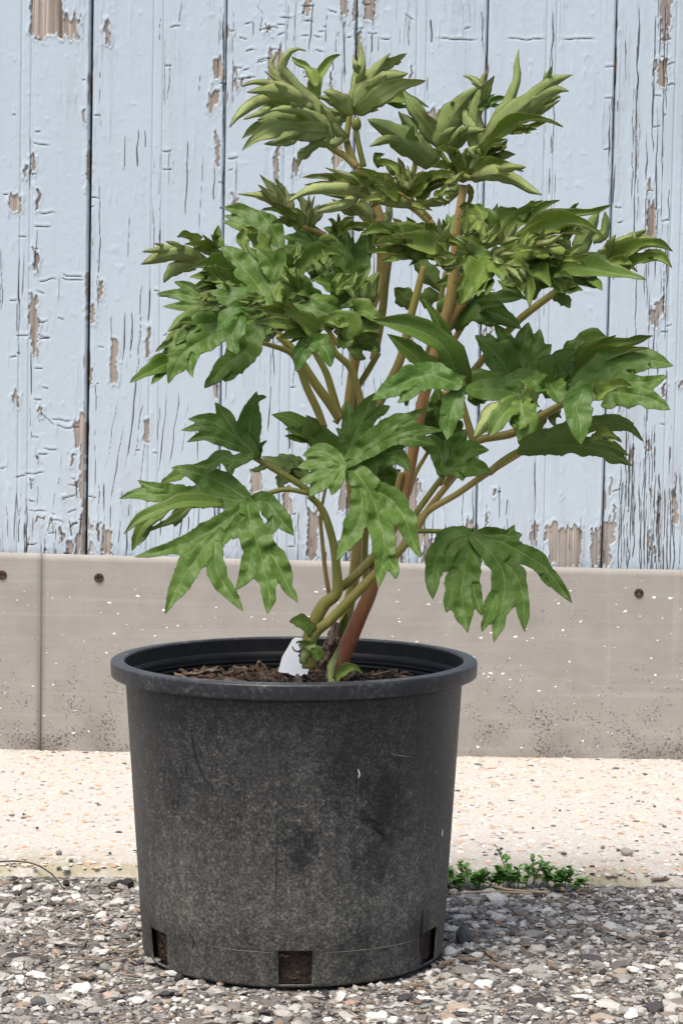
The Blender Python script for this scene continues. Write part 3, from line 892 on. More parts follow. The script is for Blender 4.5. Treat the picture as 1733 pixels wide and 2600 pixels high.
def soil_h(x, y):
    r_ = np.hypot(x, y)
    return .2412 + .010 * np.clip(1 - r_ / .15, 0, 1) + .010 * (fbm(x * 45 + 9, y * 45 + 9, 3) - .5)


V = np.stack([X, Yy, soil_h(X, Yy)], -1)
side = V[-1].copy()[None]; side = np.repeat(side, 8, 0)
for j in range(8):
    tz = (j + 1) / 8; z = .2425 * (1 - tz) + .004 * tz
    rad = (RB + (RT - RB) * z / .26) - .0045 + .004 * (vnoise(aa * 30, aa * 0 + j * 2.2, 5) - .9)
    rad[-1] = rad[0]
    side[j, :, 0] = rad * np.cos(aa); side[j, :, 1] = rad * np.sin(aa); side[j, :, 2] = z
V = np.concatenate([V, side], 0).reshape(-1, 3)
soil = obj('potting_mix', new_mesh('potting_mix', V, grid_quads(nr + 8, na + 1)), M['soil'])
tag(soil, 'dark potting mix filling the black nursery pot', 'soil', kind='stuff')


def chip_arrays(L, W, H, rg):
    n = 6
    V = []
    for i in range(n):
        t = i / (n - 1)
        w = W * (.35 + .65 * math.sin(math.pi * (.12 + .76 * t))) * rg.uniform(.8, 1.2)
        h = H * rg.uniform(.6, 1.2)
        y = rg.uniform(-.15, .15) * W; z = rg.uniform(-.3, .3) * H + .12 * L * math.sin(t * 3.1) * rg.uniform(-.3, .5)
        for (a, b_) in ((-1, -.7), (1, -1), (1.05, .6), (.2, 1), (-.9, .7)):
            V.append(((t - .5) * L + rg.uniform(-.06, .06) * L, y + a * w / 2 * rg.uniform(.8, 1.15), z + b_ * h / 2))
    Fq = [[i * 5 + j, i * 5 + (j + 1) % 5, (i + 1) * 5 + (j + 1) % 5, (i + 1) * 5 + j] for i in range(n - 1) for j in range(5)]
    Ft = [[0, 1, 2], [0, 2, 3], [0, 3, 4]] + [[(n - 1) * 5 + a for a in t] for t in ((0, 2, 1), (0, 3, 2), (0, 4, 3))]
    return np.array(V), np.array(Fq)[:, ::-1], np.array(Ft)


crg = random.Random(21)
# small bark as one mass
Vs, Qs, Ts, off = [], [], [], 0
for i in range(900):
    a = crg.uniform(0, 6.283); r_ = .148 * math.sqrt(crg.random())
    x, y = r_ * math.cos(a), r_ * math.sin(a)
    V, q, t_ = chip_arrays(crg.uniform(.005, .014), crg.uniform(.002, .005), crg.uniform(.0012, .003), crg)
    Mx = np.array(Matrix.Rotation(crg.uniform(0, 6.28), 3, 'Z') @ Matrix.Rotation(crg.gauss(0, .45), 3, 'Y') @ Matrix.Rotation(crg.uniform(0, 6.28), 3, 'X'))
    V = V @ Mx.T + np.array([x, y, float(soil_h(np.array([x]), np.array([y]))[0]) + crg.uniform(0, .0035)])
    Vs.append(V); Qs.append(q + off); Ts.append(t_ + off); off += len(V)
# bark seen through the drain holes
for hx in range(6):
    ac = R(-90 + 2.5 + 60 * hx)
    for i in range(26):
        a = ac + crg.uniform(-.13, .13); z = crg.uniform(.006, .032)
        rad = .131 + crg.uniform(0, .004)
        V, q, t_ = chip_arrays(crg.uniform(.006, .02), crg.uniform(.002, .005), .002, crg)
        Mx = np.array(Matrix.Rotation(a + 1.57, 3, 'Z') @ Matrix.Rotation(crg.uniform(-1, 1), 3, 'Y'))
        Vs.append(V @ Mx.T * .9 + np.array([rad * math.cos(a), rad * math.sin(a), z])); Qs.append(q + off); Ts.append(t_ + off); off += len(V)
Vs = np.concatenate(Vs)
nfq = sum(len(q) for q in Qs); nft = sum(len(t_) for t_ in Ts)
mi = np.concatenate([np.repeat(np.random.RandomState(2).rand(len(Qs)) < .22, [len(q) for q in Qs]), np.repeat(np.random.RandomState(2).rand(len(Ts)) < .22, [len(t_) for t_ in Ts])]).astype(int)
mulch = obj('bark_mulch', new_mesh('bark_mulch', Vs, [np.concatenate(Qs), np.concatenate(Ts)], False, None, mi), [M['bark'], M['bark2']])
tag(mulch, 'fine dark bark mulch covering the soil in the pot', 'mulch', kind='stuff')
protos = []
for i in range(8):
    V, q, t_ = chip_arrays(crg.uniform(.02, .036), crg.uniform(.005, .009), crg.uniform(.003, .005), crg)
    pm = new_mesh('bark_chip', V, [q, t_], False)
    pm.materials.append(M['bark'] if i % 3 else M['bark2'])
    protos.append(pm)
for i in range(85):
    a = crg.uniform(0, 6.283); r_ = .138 * math.sqrt(crg.random())
    x, y = r_ * math.cos(a), r_ * math.sin(a)
    if math.hypot(x - .012, y) < .03: continue
    o = obj('bark_chip', protos[i % 8])
    o.location = (x, y, float(soil_h(np.array([x]), np.array([y]))[0]) + crg.uniform(.002, .006))
    o.rotation_euler = (crg.uniform(0, 6.28), crg.gauss(0, .32), crg.uniform(0, 6.28))
    s = crg.uniform(.55, 1.15); o.scale = (s, s, s)
    tag(o, 'brown bark chip lying on the soil inside the black pot', 'bark chip', 'bark chips in the pot')

# plant tag with handwriting
tg = empty('plant_tag', (0, 0, 0))
tag(tg, 'white plastic plant tag with black handwriting beside the stem', 'tag')
TY = .035
o1 = at([711, 722, 776, 786], [1704, 1690, 1704, 1712], TY)
outl = [(706, 1705), (716, 1668), (742, 1624), (750, 1619), (778, 1621), (786, 1628), (790, 1680), (780, 1712), (740, 1722)]
P = at([p_[0] for p_ in outl], [p_[1] for p_ in outl], [TY + (1722 - p_[1]) * .00022 for p_ in outl])
V = np.concatenate([P, P + np.array([0, .0009, 0])]); k = len(outl)
me = bpy.data.meshes.new('tag_body')
me.from_pydata([tuple(v) for v in V], [], [list(range(k))[::-1], list(range(k, 2 * k))] + [[i, (i + 1) % k, k + (i + 1) % k, k + i] for i in range(k)])
obj('tag_body', me, M['tagw'], tg)
for pts in ([(742, 1641), (746, 1650), (756, 1654), (764, 1648), (760, 1640)], [(752, 1633), (757, 1628), (764, 1630), (766, 1638), (758, 1637)], [(760, 1658), (765, 1649), (768, 1644), (770, 1652), (764, 1662)], [(766, 1660), (758, 1664), (764, 1668), (772, 1660)]):
    q = catmull(pts, 14)
    tube('handwriting', at(q[:, 0], q[:, 1], TY + (1722 - q[:, 1]) * .00022 - .0004), np.full(14, .0006), M['ink'], tg, 6)

# ------------------------------------------------------------------ peony
plant = empty('peony_plant', (.012, 0, .2415))
tag(plant, 'leafy green tree peony with many stems growing in the pot', 'plant')
POFF = np.array(plant.location)
KM = 1 / 2735.0
lrng = np.random.RandomState(8)


def stem(k, pts, y, tone=(.3, .3), name='stem', parent=None, taper=None):
    """pts: (x,y,width[,depth]) in crop pixels"""
    s = CROPS[k][2]
    P = crop(k, pts)
    A = np.array([(p[0], p[1], p[2] * s, (p[3] if len(p) > 3 else 0) + y) for p in P])
    n = max(8, 6 * len(pts))
    Q = catmull(A, n)
    C = at(Q[:, 0], Q[:, 1], Q[:, 3]) - POFF
    dist = np.linalg.norm(C + POFF - CAMN, axis=1)
    rad = Q[:, 2] / 2 / F_PX * dist
    if parent is None: parent = plant
    t = np.linspace(tone[0], tone[1], n)
    return tube(name, C, rad, M['stem'], parent, 10, t)


def lobe_profile(t, b0):
    w = (t + .10) ** .66 * np.clip(1 - t, 0, 1) ** .86
    w = w / (.477 ** .66 * .623 ** .86)
    return np.maximum(w, b0 * np.clip(1 - t * 1.6, 0, 1))


def strip_arrays(k, pts, w, y0, y1, kind, curl, tilt, b0=.16, rnd=None):
    s = CROPS[k][2]
    rnd = rnd or lrng
    P = np.array([p[:2] for p in crop(k, pts)])
    nt, nu = 16, 9
    Q = catmull(P, nt)
    t = np.linspace(0, 1, nt)
    Y = y0 + (y1 - y0) * t + .010 * np.sin(t * math.pi) * rnd.uniform(-1, .3)
    C = at(Q[:, 0], Q[:, 1], Y)
    T = np.gradient(C, axis=0); T /= np.linalg.norm(T, axis=1)[:, None]
    Vd = CAMN - C; dist = np.linalg.norm(Vd, axis=1); Vd /= dist[:, None]
    B = np.cross(T, Vd); B /= np.linalg.norm(B, axis=1)[:, None]
    N = np.cross(B, T)
    N *= np.sign((N * Vd).sum(1))[:, None]
    up = np.sign(B[:, 2].mean()) or 1
    B = B * up
    a = (tilt if kind == 'T' else -tilt * .35) * (.35 + .65 * np.abs(B[:, 2])) + .25 * np.sin(t * 3 + rnd.uniform(0, 6)) * .6
    ca, sa = np.cos(a)[:, None], np.sin(a)[:, None]
    Bp = ca * B - sa * N
    Np = ca * N + sa * B
    ns = 1 if kind == 'T' else -1          # upper side towards the camera?
    w = w * (.80 if kind == 'U' else .9)
    half = w * s / 2 / F_PX * dist * lobe_profile(t, b0) / (.55 + .45 * np.cos(a))
    ph = rnd.uniform(0, 6)
    half = half * (1 + .10 * np.sin(t * 13 + ph) + .07 * np.sin(t * 31 + ph * 2))
    u = np.linspace(-1, 1, nu)
    c = curl * (1.3 if kind == 'U' else (1.25 if curl > .95 else 1)) * (.35 + .75 * t) + .05
    th = (u * (.75 + .45 * u * u))[None] * c[:, None]
    xs_ = np.sin(th) / c[:, None]; zs_ = (1 - np.cos(th)) / c[:, None]
    zs_ = zs_ + .22 * np.abs(u)[None]
    wave = (.9 + .5 * min(abs(curl), 1.3)) * (.20 * np.sin(t[:, None] * 9 + ph + u[None] * 1.6) + .10 * np.sin(t[:, None] * 23 + ph * 3 - u[None] * 2)) * np.abs(u)[None]
    V = C[:, None] + half[:, None, None] * (1.12 * xs_[..., None] * Bp[:, None] + ns * (zs_ + wave)[..., None] * Np[:, None])
    d = np.abs(u)[None] * half[:, None] * 1000
    L = np.linalg.norm(np.diff(C, axis=0), axis=1).sum() * 1000
    phs = (t[:, None] * L - d * 1.0) / 5.5 + (u[None] > 0) * .4
    ed = (1 - np.abs(u))[None] * half[:, None] * 1000
    q = grid_quads(nt, nu)
    # normals must point to the upper side
    e1 = V[8, 5] - V[8, 3]; e2 = V[9, 4] - V[7, 4]
    nrm = np.cross(e2, e1)
    if np.dot(nrm, ns * Np[8]) < 0: q = q[:, ::-1]
    return V.reshape(-1, 3), q, d.ravel(), phs.ravel(), ed.ravel()


def side_lobes(lobes, lmin, prob, frac=.42):
    """pointed side teeth that peony lobes carry"""
    out = list(lobes)
    for pts, w in lobes:
        P = np.array([q_[:2] for q_ in pts], float)
        L = np.linalg.norm(np.diff(P, axis=0), axis=1).sum()
        if L < lmin: continue
        Q = catmull(P, 24)
        for sgn in (-1, 1):
            if lrng.rand() > prob: continue
            tt = lrng.uniform(.36, .62); i = int(tt * 23)
            d = Q[i + 1] - Q[i]; d /= np.linalg.norm(d)
            a = sgn * lrng.uniform(.42, .72)
            d2 = np.array([d[0] * math.cos(a) - d[1] * math.sin(a), d[0] * math.sin(a) + d[1] * math.cos(a)])
            l = L * (1 - tt) * lrng.uniform(.6, .95) * frac / .42
            st = Q[max(i - 2, 0)]; md = st + d2 * l * .5; tp = st + (d2 * .8 + d * .35) * l
            out.append(([tuple(st), tuple(md), tuple(tp)], w * lrng.uniform(.42, .6)))
    return out


def finish_leaflet(V, q, d, ph, ed, yg, parent, tris=None):
    at_ = {'d': d, 'ph': ph, 'ed': ed, 'yg': np.full(len(V), yg)}
    me = new_mesh('leaflet', V - POFF, q, True, at_)
    o = obj('leaflet', me, [M['leaf_top'], M['leaf_under']], parent)
    sm = o.modifiers.new('blade', 'SOLIDIFY'); sm.thickness = .00035; sm.offset = -1; sm.material_offset = 1; sm.material_offset_rim = 0
    return o


def S(parent, k, kind, lobes, y0, y1, yg=.6, curl=1.1, tilt=.55, side=True):
    """curled, lobed leaflet: each lobe a blade bent along its own rib"""
    if side: lobes = side_lobes(lobes, 150, .38 if kind == 'U' else .5, .36)
    Vs, Qs, ds, ps, es, off = [], [], [], [], [], 0
    for i, (pts, w) in enumerate(lobes):
        cu = curl * lrng.uniform(.7, 1.3) * (1 if lrng.rand() > .1 else -.8)
        dy = 0 if i == 0 else .002 * i * (-1) ** i
        V, q, d, p_, e_ = strip_arrays(k, pts, w, y0 + dy, y1 + (0 if i == 0 else lrng.uniform(-.018, .018)), kind, cu, tilt)
        Vs.append(V); Qs.append(q + off); ds.append(d); ps.append(p_); es.append(e_); off += len(V)
    return finish_leaflet(np.concatenate(Vs), np.concatenate(Qs), np.concatenate(ds), np.concatenate(ps), np.concatenate(es), yg, parent)


def U(parent, k, kind, lobes, y0, yg=.1, sx=0., sy=.5, bend=0., fold=.25, wave=.004, step=3.2):
    """flat deeply cut leaflet: one continuous blade, union of its lobes; y0 depth at its base, sx/sy slope of the blade"""
    s = CROPS[k][2]
    if len(lobes) < 3: lobes = side_lobes(lobes, 170, .6, .36)
    LB = []
    for i, (pts, w) in enumerate(lobes):
        P = np.array([p[:2] for p in crop(k, pts)])
        Q = catmull(P, 26)
        LB.append((Q, w * s / 2, np.r_[0, np.cumsum(np.linalg.norm(np.diff(Q, axis=0), axis=1))], .30 if i == 0 else .62))
    allp = np.concatenate([l[0] for l in LB])
    mw = max(l[1] for l in LB) + 6
    x0, y0p = allp.min(0) - mw; x1, y1p = allp.max(0) + mw
    xs = np.arange(x0, x1, step); ys = np.arange(y0p, y1p, step)
    seed = lrng.randint(0, 9999)

    def field(p):
        best = np.full(len(p), -1e9); bd = np.zeros(len(p)); bs = np.zeros(len(p)); sg = np.zeros(len(p))
        for Q, hw, cum, b0 in LB:
            a = Q[:-1]; ab = Q[1:] - a
            L2 = (ab ** 2).sum(1)
            ap = p[:, None] - a[None]
            tt = np.clip((ap * ab[None]).sum(2) / L2[None], 0, 1)
            dv = ap - tt[..., None] * ab[None]
            dd = np.sqrt((dv ** 2).sum(2))
            j = dd.argmin(1); r_ = np.arange(len(p))
            dist = dd[r_, j]; sl = cum[j] + tt[r_, j] * np.sqrt(L2[j])
            t = sl / cum[-1]
            cr = ab[j, 0] * ap[r_, j, 1] - ab[j, 1] * ap[r_, j, 0]
            jag = 1 + .55 * (vnoise(sl * .035 + (cr > 0) * 31.7, sl * 0 + seed * .13, 17) - .5) * np.clip(t * 4 - .6, 0, 1) + .16 * (vnoise(sl * .13 + (cr > 0) * 11.3, sl * 0 + seed * .37, 19) - .5)
            f = hw * lobe_profile(t, b0) * jag - dist
            mk = f > best
            best[mk] = f[mk]; bd[mk] = dist[mk]; bs[mk] = sl[mk]; sg[mk] = (cr > 0)[mk]
        return best, bd, bs, sg

    GXX, GYY = np.meshgrid(xs, ys, indexing='ij')
    p = np.stack([GXX.ravel(), GYY.ravel()], -1)
    f, bd, bs, sg = field(p)
    q = grid_quads(len(xs), len(ys))
    tri = np.concatenate([q[:, [0, 1, 2]], q[:, [0, 2, 3]]])
    tri = tri[(f[tri] > 0).any(1)]
    use = np.unique(tri)
    remap = -np.ones(len(p), int); remap[use] = np.arange(len(use))
    tri = remap[tri]; p = p[use]; f = f[use]
    for _ in range(3):
        out = f < 0
        if not out.any(): break
        po = p[out]; h = .6
        gx_ = (field(po + [h, 0])[0] - field(po - [h, 0])[0]) / (2 * h)
        gy_ = (field(po + [0, h])[0] - field(po - [0, h])[0]) / (2 * h)
        g2 = gx_ ** 2 + gy_ ** 2 + 1e-3
        stp = np.clip(-f[out] / g2, 0, 2.2)
        p[out] = po + np.stack([gx_, gy_], -1) * stp[:, None]
        f[out] = field(p[out])[0]
    f, bd, bs, sg = field(p)
    b0x, b0y = LB[0][0][0]
    X_, Y_ = (p[:, 0] - b0x) * KM, (p[:, 1] - b0y) * KM
    r2 = X_ ** 2 + Y_ ** 2
    ns = 1 if kind == 'T' else -1
    dep = y0 + sx * X_ - sy * Y_ + bend * r2 - ns * fold * np.minimum(bd * KM, .012) + wave * 2 * (fbm(p[:, 0] * .022 + seed, p[:, 1] * .022, 3, 2) - .5) + wave * 1.2 * (vnoise(bs * .045 + sg * 9, bs * 0 + seed * .21, 23) - .5) * np.clip(bd / 14, 0, 1)
    V = at(p[:, 0], p[:, 1], dep)
    # orientation: upper side towards the camera when kind is T
    a, b_, c = V[tri[:, 0]], V[tri[:, 1]], V[tri[:, 2]]
    nn = np.cross(b_ - a, c - a).sum(0)
    facing = np.dot(nn, CAMN - V.mean(0)) > 0
    if facing != (kind == 'T'): tri = tri[:, ::-1]
    phs = (bs - bd * 1.1) * KM * 1000 / 6.5 + sg * .45
    return finish_leaflet(V, tri, bd * KM * 1000, phs, np.maximum(f, 0) * KM * 1000, yg, parent)


def leaf(k, pts, y, tone=(.35, .3)):
    """a leaf's own stalk; its leaflets hang below it"""
    return stem(k, pts, y, tone, 'leaf')


def frond(parent, k, kind, cx, cy, L, ang, y, yg=.5, curl=1.2, n=3):
    """filler leaflet in the thick of a tier: n blades from one base"""
    lobes = []
    for i in range(n):
        a = ang + (i - (n - 1) / 2) * .5 + lrng.uniform(-.1, .1)
        l = L * (1 if i == n // 2 else .75) * lrng.uniform(.85, 1.1)
        b_ = lrng.uniform(-.25, .25)
        lobes.append(([(cx, cy), (cx + .5 * l * math.cos(a + b_), cy - .5 * l * math.sin(a + b_)), (cx + l * math.cos(a), cy - l * math.sin(a))], L * .27))
    lobes.sort(key=lambda q: 0)
    return S(parent, k, kind, lobes, y, y + lrng.uniform(-.03, .03), yg, curl)


# ---- stems (drawn from the photograph, each at its own depth)
stem('P', [(838, 1730, 30), (872, 1600, 30), (905, 1400, 28), (888, 1200, 27), (880, 1100, 26), (888, 1000, 25), (905, 900, 25), (940, 790, 25, -.005), (966, 700, 26), (968, 600, 27), (952, 520, 27), (925, 460, 24), (906, 420, 20)], .03, (.55, .62))
stem('P', [(850, 1722, 42), (879, 1643, 42), (915, 1560, 38), (941, 1500, 35), (965, 1404, 33), (1018, 1285, 30), (1046, 1156, 29), (1066, 1046, 29), (1088, 960, 29), (1118, 840, 28), (1139, 776, 27), (1150, 702, 26), (1158, 606, 24), (1165, 544, 22), (1177, 470, 20)], -.015, (1.0, .55))
stem('F', [(72, 1560, 76), (70, 1440, 78), (95, 1330, 74), (150, 1225, 68), (218, 1160, 60), (218, 1040, 50), (200, 900, 44), (160, 760, 40), (120, 690, 36), (70, 645, 32)], -.04, (.42, .32))
stem('F', [(70, 1460, 50), (110, 1370, 54), (190, 1300, 54), (320, 1165, 52), (430, 1055, 50), (540, 950, 46), (640, 830, 38), (700, 730, 36), (850, 640, 34), (1010, 530, 36), (1200, 412, 34)], -.05, (.35, .66))
stem('F', [(215, 1150, 50), (300, 1085, 50), (400, 985, 46), (470, 880, 42), (520, 700, 36), (560, 520, 32)], -.02, (.30, .6))
stem('F', [(182, 1190, 24), (160, 1060, 24), (143, 900, 22), (133, 760, 20), (150, 650, 16), (172, 560, 14)], .01, (.85, .4))
stem('F', [(300, 1420, 40), (345, 1290, 46), (375, 1130, 44), (365, 950, 40), (372, 780, 40), (365, 560, 36), (372, 380, 34)], .05, (.5, .35))
stem('F', [(560, 930, 40), (600, 850, 36), (700, 720, 36), (835, 552, 34), (900, 470, 30), (945, 360, 30)], .02, (.7, .55))
stem('F', [(600, 800, 30), (680, 680, 34), (790, 530, 30)], -.015, (.3, .3))
stem('F', [(600, 640, 24), (640, 520, 24), (710, 400, 20), (760, 300, 18)], .05, (.6, .4))
stem('C', [(1330, 1510, 58), (1260, 1400, 60), (1180, 1290, 58), (1090, 1150, 52), (1030, 1060, 46), (940, 985, 40)], .0, (.42, .35))
stem('C', [(1230, 1560, 48), (1190, 1450, 50), (1120, 1300, 48), (1065, 1150, 44), (1000, 1080, 36), (800, 1018, 26)], -.02, (.45, .3))
stem('C', [(1330, 1500, 44), (1285, 1350, 48), (1245, 1220, 44), (1190, 1120, 38), (1140, 1040, 34)], .03, (.4, .3))
stem('C', [(1480, 1480, 48), (1440, 1320, 46), (1390, 1180, 44), (1300, 1090, 40), (1260, 980, 34)], -.01, (.55, .35))
stem('C', [(1420, 1500, 40), (1420, 1300, 46), (1410, 1100, 44), (1400, 960, 40)], .04, (.4, .35))
stem('C', [(1300, 1530, 40), (1400, 1370, 40), (1500, 1210, 40), (1570, 1090, 38)], .045, (.45, .4))
stem('D', [(110, 1000, 44), (160, 900, 44), (220, 770, 42), (260, 600, 38), (300, 450, 36), (330, 330, 30)], .02, (.5, .4))
stem('D', [(90, 780, 40), (130, 560, 40), (145, 420, 38), (170, 250, 34)], .06, (.4, .4))
stem('D', [(400, 660, 60), (470, 560, 52), (540, 470, 46), (600, 380, 40)], -.01, (.8, .55))
stem('D', [(455, 715, 26), (500, 640, 30), (560, 540, 26)], .01, (.6, .5))
stem('D', [(340, 990, 36), (430, 940, 34), (530, 870, 34), (640, 745, 36), (780, 592, 36), (950, 460, 34), (1050, 390, 28)], .03, (.7, .25))
stem('P', [(1060, 985, 14), (1110, 800, 14), (1130, 690, 12)], .05, (.4, .4))

# ---- bud stalk and flower buds
stem('A', [(975, 950, 40), (940, 800, 36), (922, 690, 32)], .01, (.15, .15))


def bud(k, x, y, dep, r, tone=.1):
    c = at(*[[v] for v in crop(k, [(x, y)])[0][:2]], dep)[0] - POFF
    P, Fc = ICO1.copy(), ICO1F
    P = P * r; P[:, 2] *= 1.25; P[:, 2] += .3 * r * np.clip(P[:, 2] / r, 0, 2) ** 2
    return obj('bud', new_mesh('bud', P + c, Fc, True, {'tone': np.full(len(P), tone)}), M['stem'], plant)


bud('A', 926, 672, .01, .0048)
bud('B', 185, 930, -.02, .0085)

# ---- A: topmost left leaf (young, curled, underside in view)
lf = leaf('A', [(915, 945, 60), (870, 820, 48), (840, 750, 44), (640, 555, 34)], .015, (.55, .35))
S(lf, 'A', 'U', [([(850, 770), (640, 560), (480, 370), (430, 290), (470, 200), (530, 165), (595, 182)], 115), ([(640, 560), (480, 420), (390, 340), (360, 260), (405, 190)], 80), ([(560, 480), (430, 400), (315, 315)], 60)], .0, -.02, .75, 1.0)
S(lf, 'A', 'U', [([(650, 560), (500, 460), (390, 410), (250, 390), (160, 420)], 90), ([(630, 560), (500, 510), (350, 450), (200, 455)], 110)], -.005, -.04, .75, 1.0)
S(lf, 'A', 'U', [([(640, 565), (480, 530), (300, 520), (150, 610), (85, 690)], 130)], -.01, -.05, .85, 1.1)
S(lf, 'A', 'T', [([(650, 560), (650, 420), (700, 320), (760, 240), (820, 205)], 90), ([(670, 420), (600, 310), (530, 265), (498, 218)], 75)], .0, .03, .85, 1.1)
S(lf, 'A', 'U', [([(790, 690), (720, 620), (690, 535)], 80), ([(840, 770), (770, 800), (700, 790)], 70)], .0, -.02, .7)
lf = leaf('A', [(855, 790, 44), (868, 700, 40), (880, 620, 36), (900, 560, 30)], .012, (.5, .35))
S(lf, 'A', 'U', [([(890, 600), (925, 450), (950, 300), (960, 200), (935, 85)], 105)], .01, .02, .8, 1.3)
S(lf, 'A', 'U', [([(900, 600), (960, 480), (1050, 330), (1150, 195)], 150), ([(1060, 310), (1160, 250), (1262, 195)], 70)], .0, -.02, .7, 1.0)
S(lf, 'A', 'U', [([(920, 580), (1000, 460), (1130, 370), (1270, 330)], 130)], -.01, -.04, .65, 1.0)
S(lf, 'A', 'U', [([(930, 590), (1050, 500), (1200, 410), (1390, 378)], 125)], -.015, -.06, .6, 1.0)
S(lf, 'A', 'U', [([(890, 610), (820, 520), (760, 470), (705, 450)], 110), ([(870, 600), (800, 520), (748, 390)], 60), ([(850, 580), (760, 510), (672, 485)], 60)], -.01, -.03, .8)
S(lf, 'A', 'T', [([(950, 590), (1080, 520), (1200, 490), (1410, 555)], 90), ([(930, 600), (1000, 570), (1100, 530)], 70)], .02, .04, .5)
S(lf, 'A', 'U', [([(870, 620), (810, 640), (740, 760)], 80), ([(860, 600), (770, 580), (720, 560)], 60)], .03, .04, .6)
lf = leaf('A', [(930, 950, 56), (850, 880, 46), (760, 825, 42), (640, 730, 32)], .0, (.5, .35))
S(lf, 'A', 'U', [([(740, 800), (620, 720), (450, 630), (270, 635)], 130), ([(660, 690), (560, 600), (420, 570), (350, 580)], 80)], -.02, -.07, .65, 1.0)
S(lf, 'A', 'U', [([(740, 720), (560, 710), (380, 700), (240, 770), (165, 845)], 140), ([(640, 720), (500, 740), (360, 795)], 70)], -.03, -.09, .55, .9)
S(lf, 'A', 'U', [([(760, 770), (690, 650), (600, 590), (550, 560)], 110)], -.01, -.03, .7)
S(lf, 'A', 'U', [([(420, 690), (340, 650), (250, 690), (165, 765)], 80)], -.01, -.03, .7)
S(lf, 'A', 'U', [([(690, 780), (610, 840), (555, 890), (540, 950)], 70)], -.02, -.04, .5)

# ---- A right: leaf of the right shoot, left half
lf = leaf('A', [(1290, 1040, 36), (1310, 960, 34), (1330, 880, 30), (1430, 940, 26)], .01, (.25, .2))
S(lf, 'A', 'U', [([(1430, 950), (1300, 830), (1150, 710), (1000, 635)], 170), ([(1300, 830), (1150, 770), (1010, 815)], 70), ([(1350, 860), (1290, 760), (1305, 675)], 80)], .0, -.03, .3, .8)
S(lf, 'A', 'U', [([(1480, 810), (1400, 680), (1320, 570), (1230, 440)], 120), ([(1370, 640), (1290, 580), (1248, 535)], 70)], .02, .02, .35, .9)
S(lf, 'A', 'U', [([(1460, 950), (1400, 850), (1340, 720)], 110)], .02, .03, .6)

# ---- B: top right leaf
lf = leaf('B', [(190, 950, 50), (240, 880, 44), (300, 810, 38), (400, 690, 26)], -.01, (.25, .3))
S(lf, 'B', 'U', [([(290, 840), (380, 700), (470, 520), (530, 350), (525, 250), (535, 160)], 125)], -.02, .0, .45, 1.1)
S(lf, 'B', 'U', [([(310, 800), (430, 640), (600, 490), (740, 370), (870, 322)], 140), ([(640, 450), (705, 370), (740, 268)], 55), ([(500, 620), (680, 480), (780, 420), (850, 425)], 95), ([(540, 590), (700, 490), (800, 460)], 60)], -.025, -.05, .45, .9)
S(lf, 'B', 'T', [([(320, 800), (430, 690), (550, 610), (700, 610), (815, 650)], 110), ([(500, 680), (580, 670), (650, 665)], 40)], -.03, -.07, .6, 1.5)
S(lf, 'B', 'U', [([(285, 830), (265, 600), (295, 450), (310, 350), (340, 295)], 120), ([(300, 400), (240, 345), (185, 330)], 50), ([(310, 500), (340, 400), (382, 325)], 60)], .0, .0, .5, 1.0)
S(lf, 'B', 'T', [([(280, 540), (380, 490), (455, 462)], 55)], .0, .01, .1)
lf = leaf('B', [(150, 960, 40), (90, 880, 34), (30, 790, 28)], .015, (.2, .2))
S(lf, 'B', 'U', [([(30, 780), (110, 600), (200, 480), (280, 400)], 165), ([(120, 590), (125, 520), (110, 490)], 60), ([(180, 500), (190, 450), (210, 425)], 50)], .01, .0, .35, .7)
S(lf, 'B', 'U', [([(120, 790), (200, 700), (330, 665)], 100), ([(90, 790), (150, 690), (180, 640)], 80), ([(20, 780), (80, 700), (140, 650)], 90)], .0, -.02, .3)
S(lf, 'B', 'T', [([(330, 810), (420, 785), (465, 730)], 70), ([(310, 820), (380, 760), (460, 725)], 60)], -.03, -.05, .6, 1.5)
S(lf, 'B', 'T', [([(175, 930), (130, 850), (70, 800), (-10, 795)], 80), ([(160, 940), (60, 900), (-20, 900)], 75)], -.04, -.07, .7, 1.3)
S(lf, 'B', 'U', [([(170, 950), (80, 980), (-10, 1025)], 110), ([(180, 900), (140, 840), (160, 790)], 60)], -.04, -.06, .7, .9)
S(lf, 'B', 'U', [([(200, 910), (190, 850), (210, 780)], 50), ([(230, 920), (265, 850), (205, 785)], 55), ([(180, 880), (240, 800), (280, 770)], 90)], -.03, -.04, .4)
lf = leaf('B', [(190, 960, 40), (240, 970, 34), (330, 940, 26)], -.03, (.2, .2))
S(lf, 'B', 'T', [([(240, 970), (330, 920), (450, 900), (565, 930)], 100)], -.03, -.07, .8, 1.4)
S(lf, 'B', 'U', [([(240, 985), (380, 945), (520, 990), (600, 1040), (682, 1078)], 100)], -.04, -.09, .6, .9)
S(lf, 'B', 'T', [([(280, 890), (380, 870), (450, 840), (515, 822)], 80), ([(290, 860), (360, 830), (430, 840)], 60)], -.02, -.03, .8, 1.2)
S(lf, 'B', 'U', [([(160, 1010), (110, 1080), (65, 1150)], 90), ([(215, 1010), (235, 1080), (212, 1150)], 45)], .0, .01, .25)

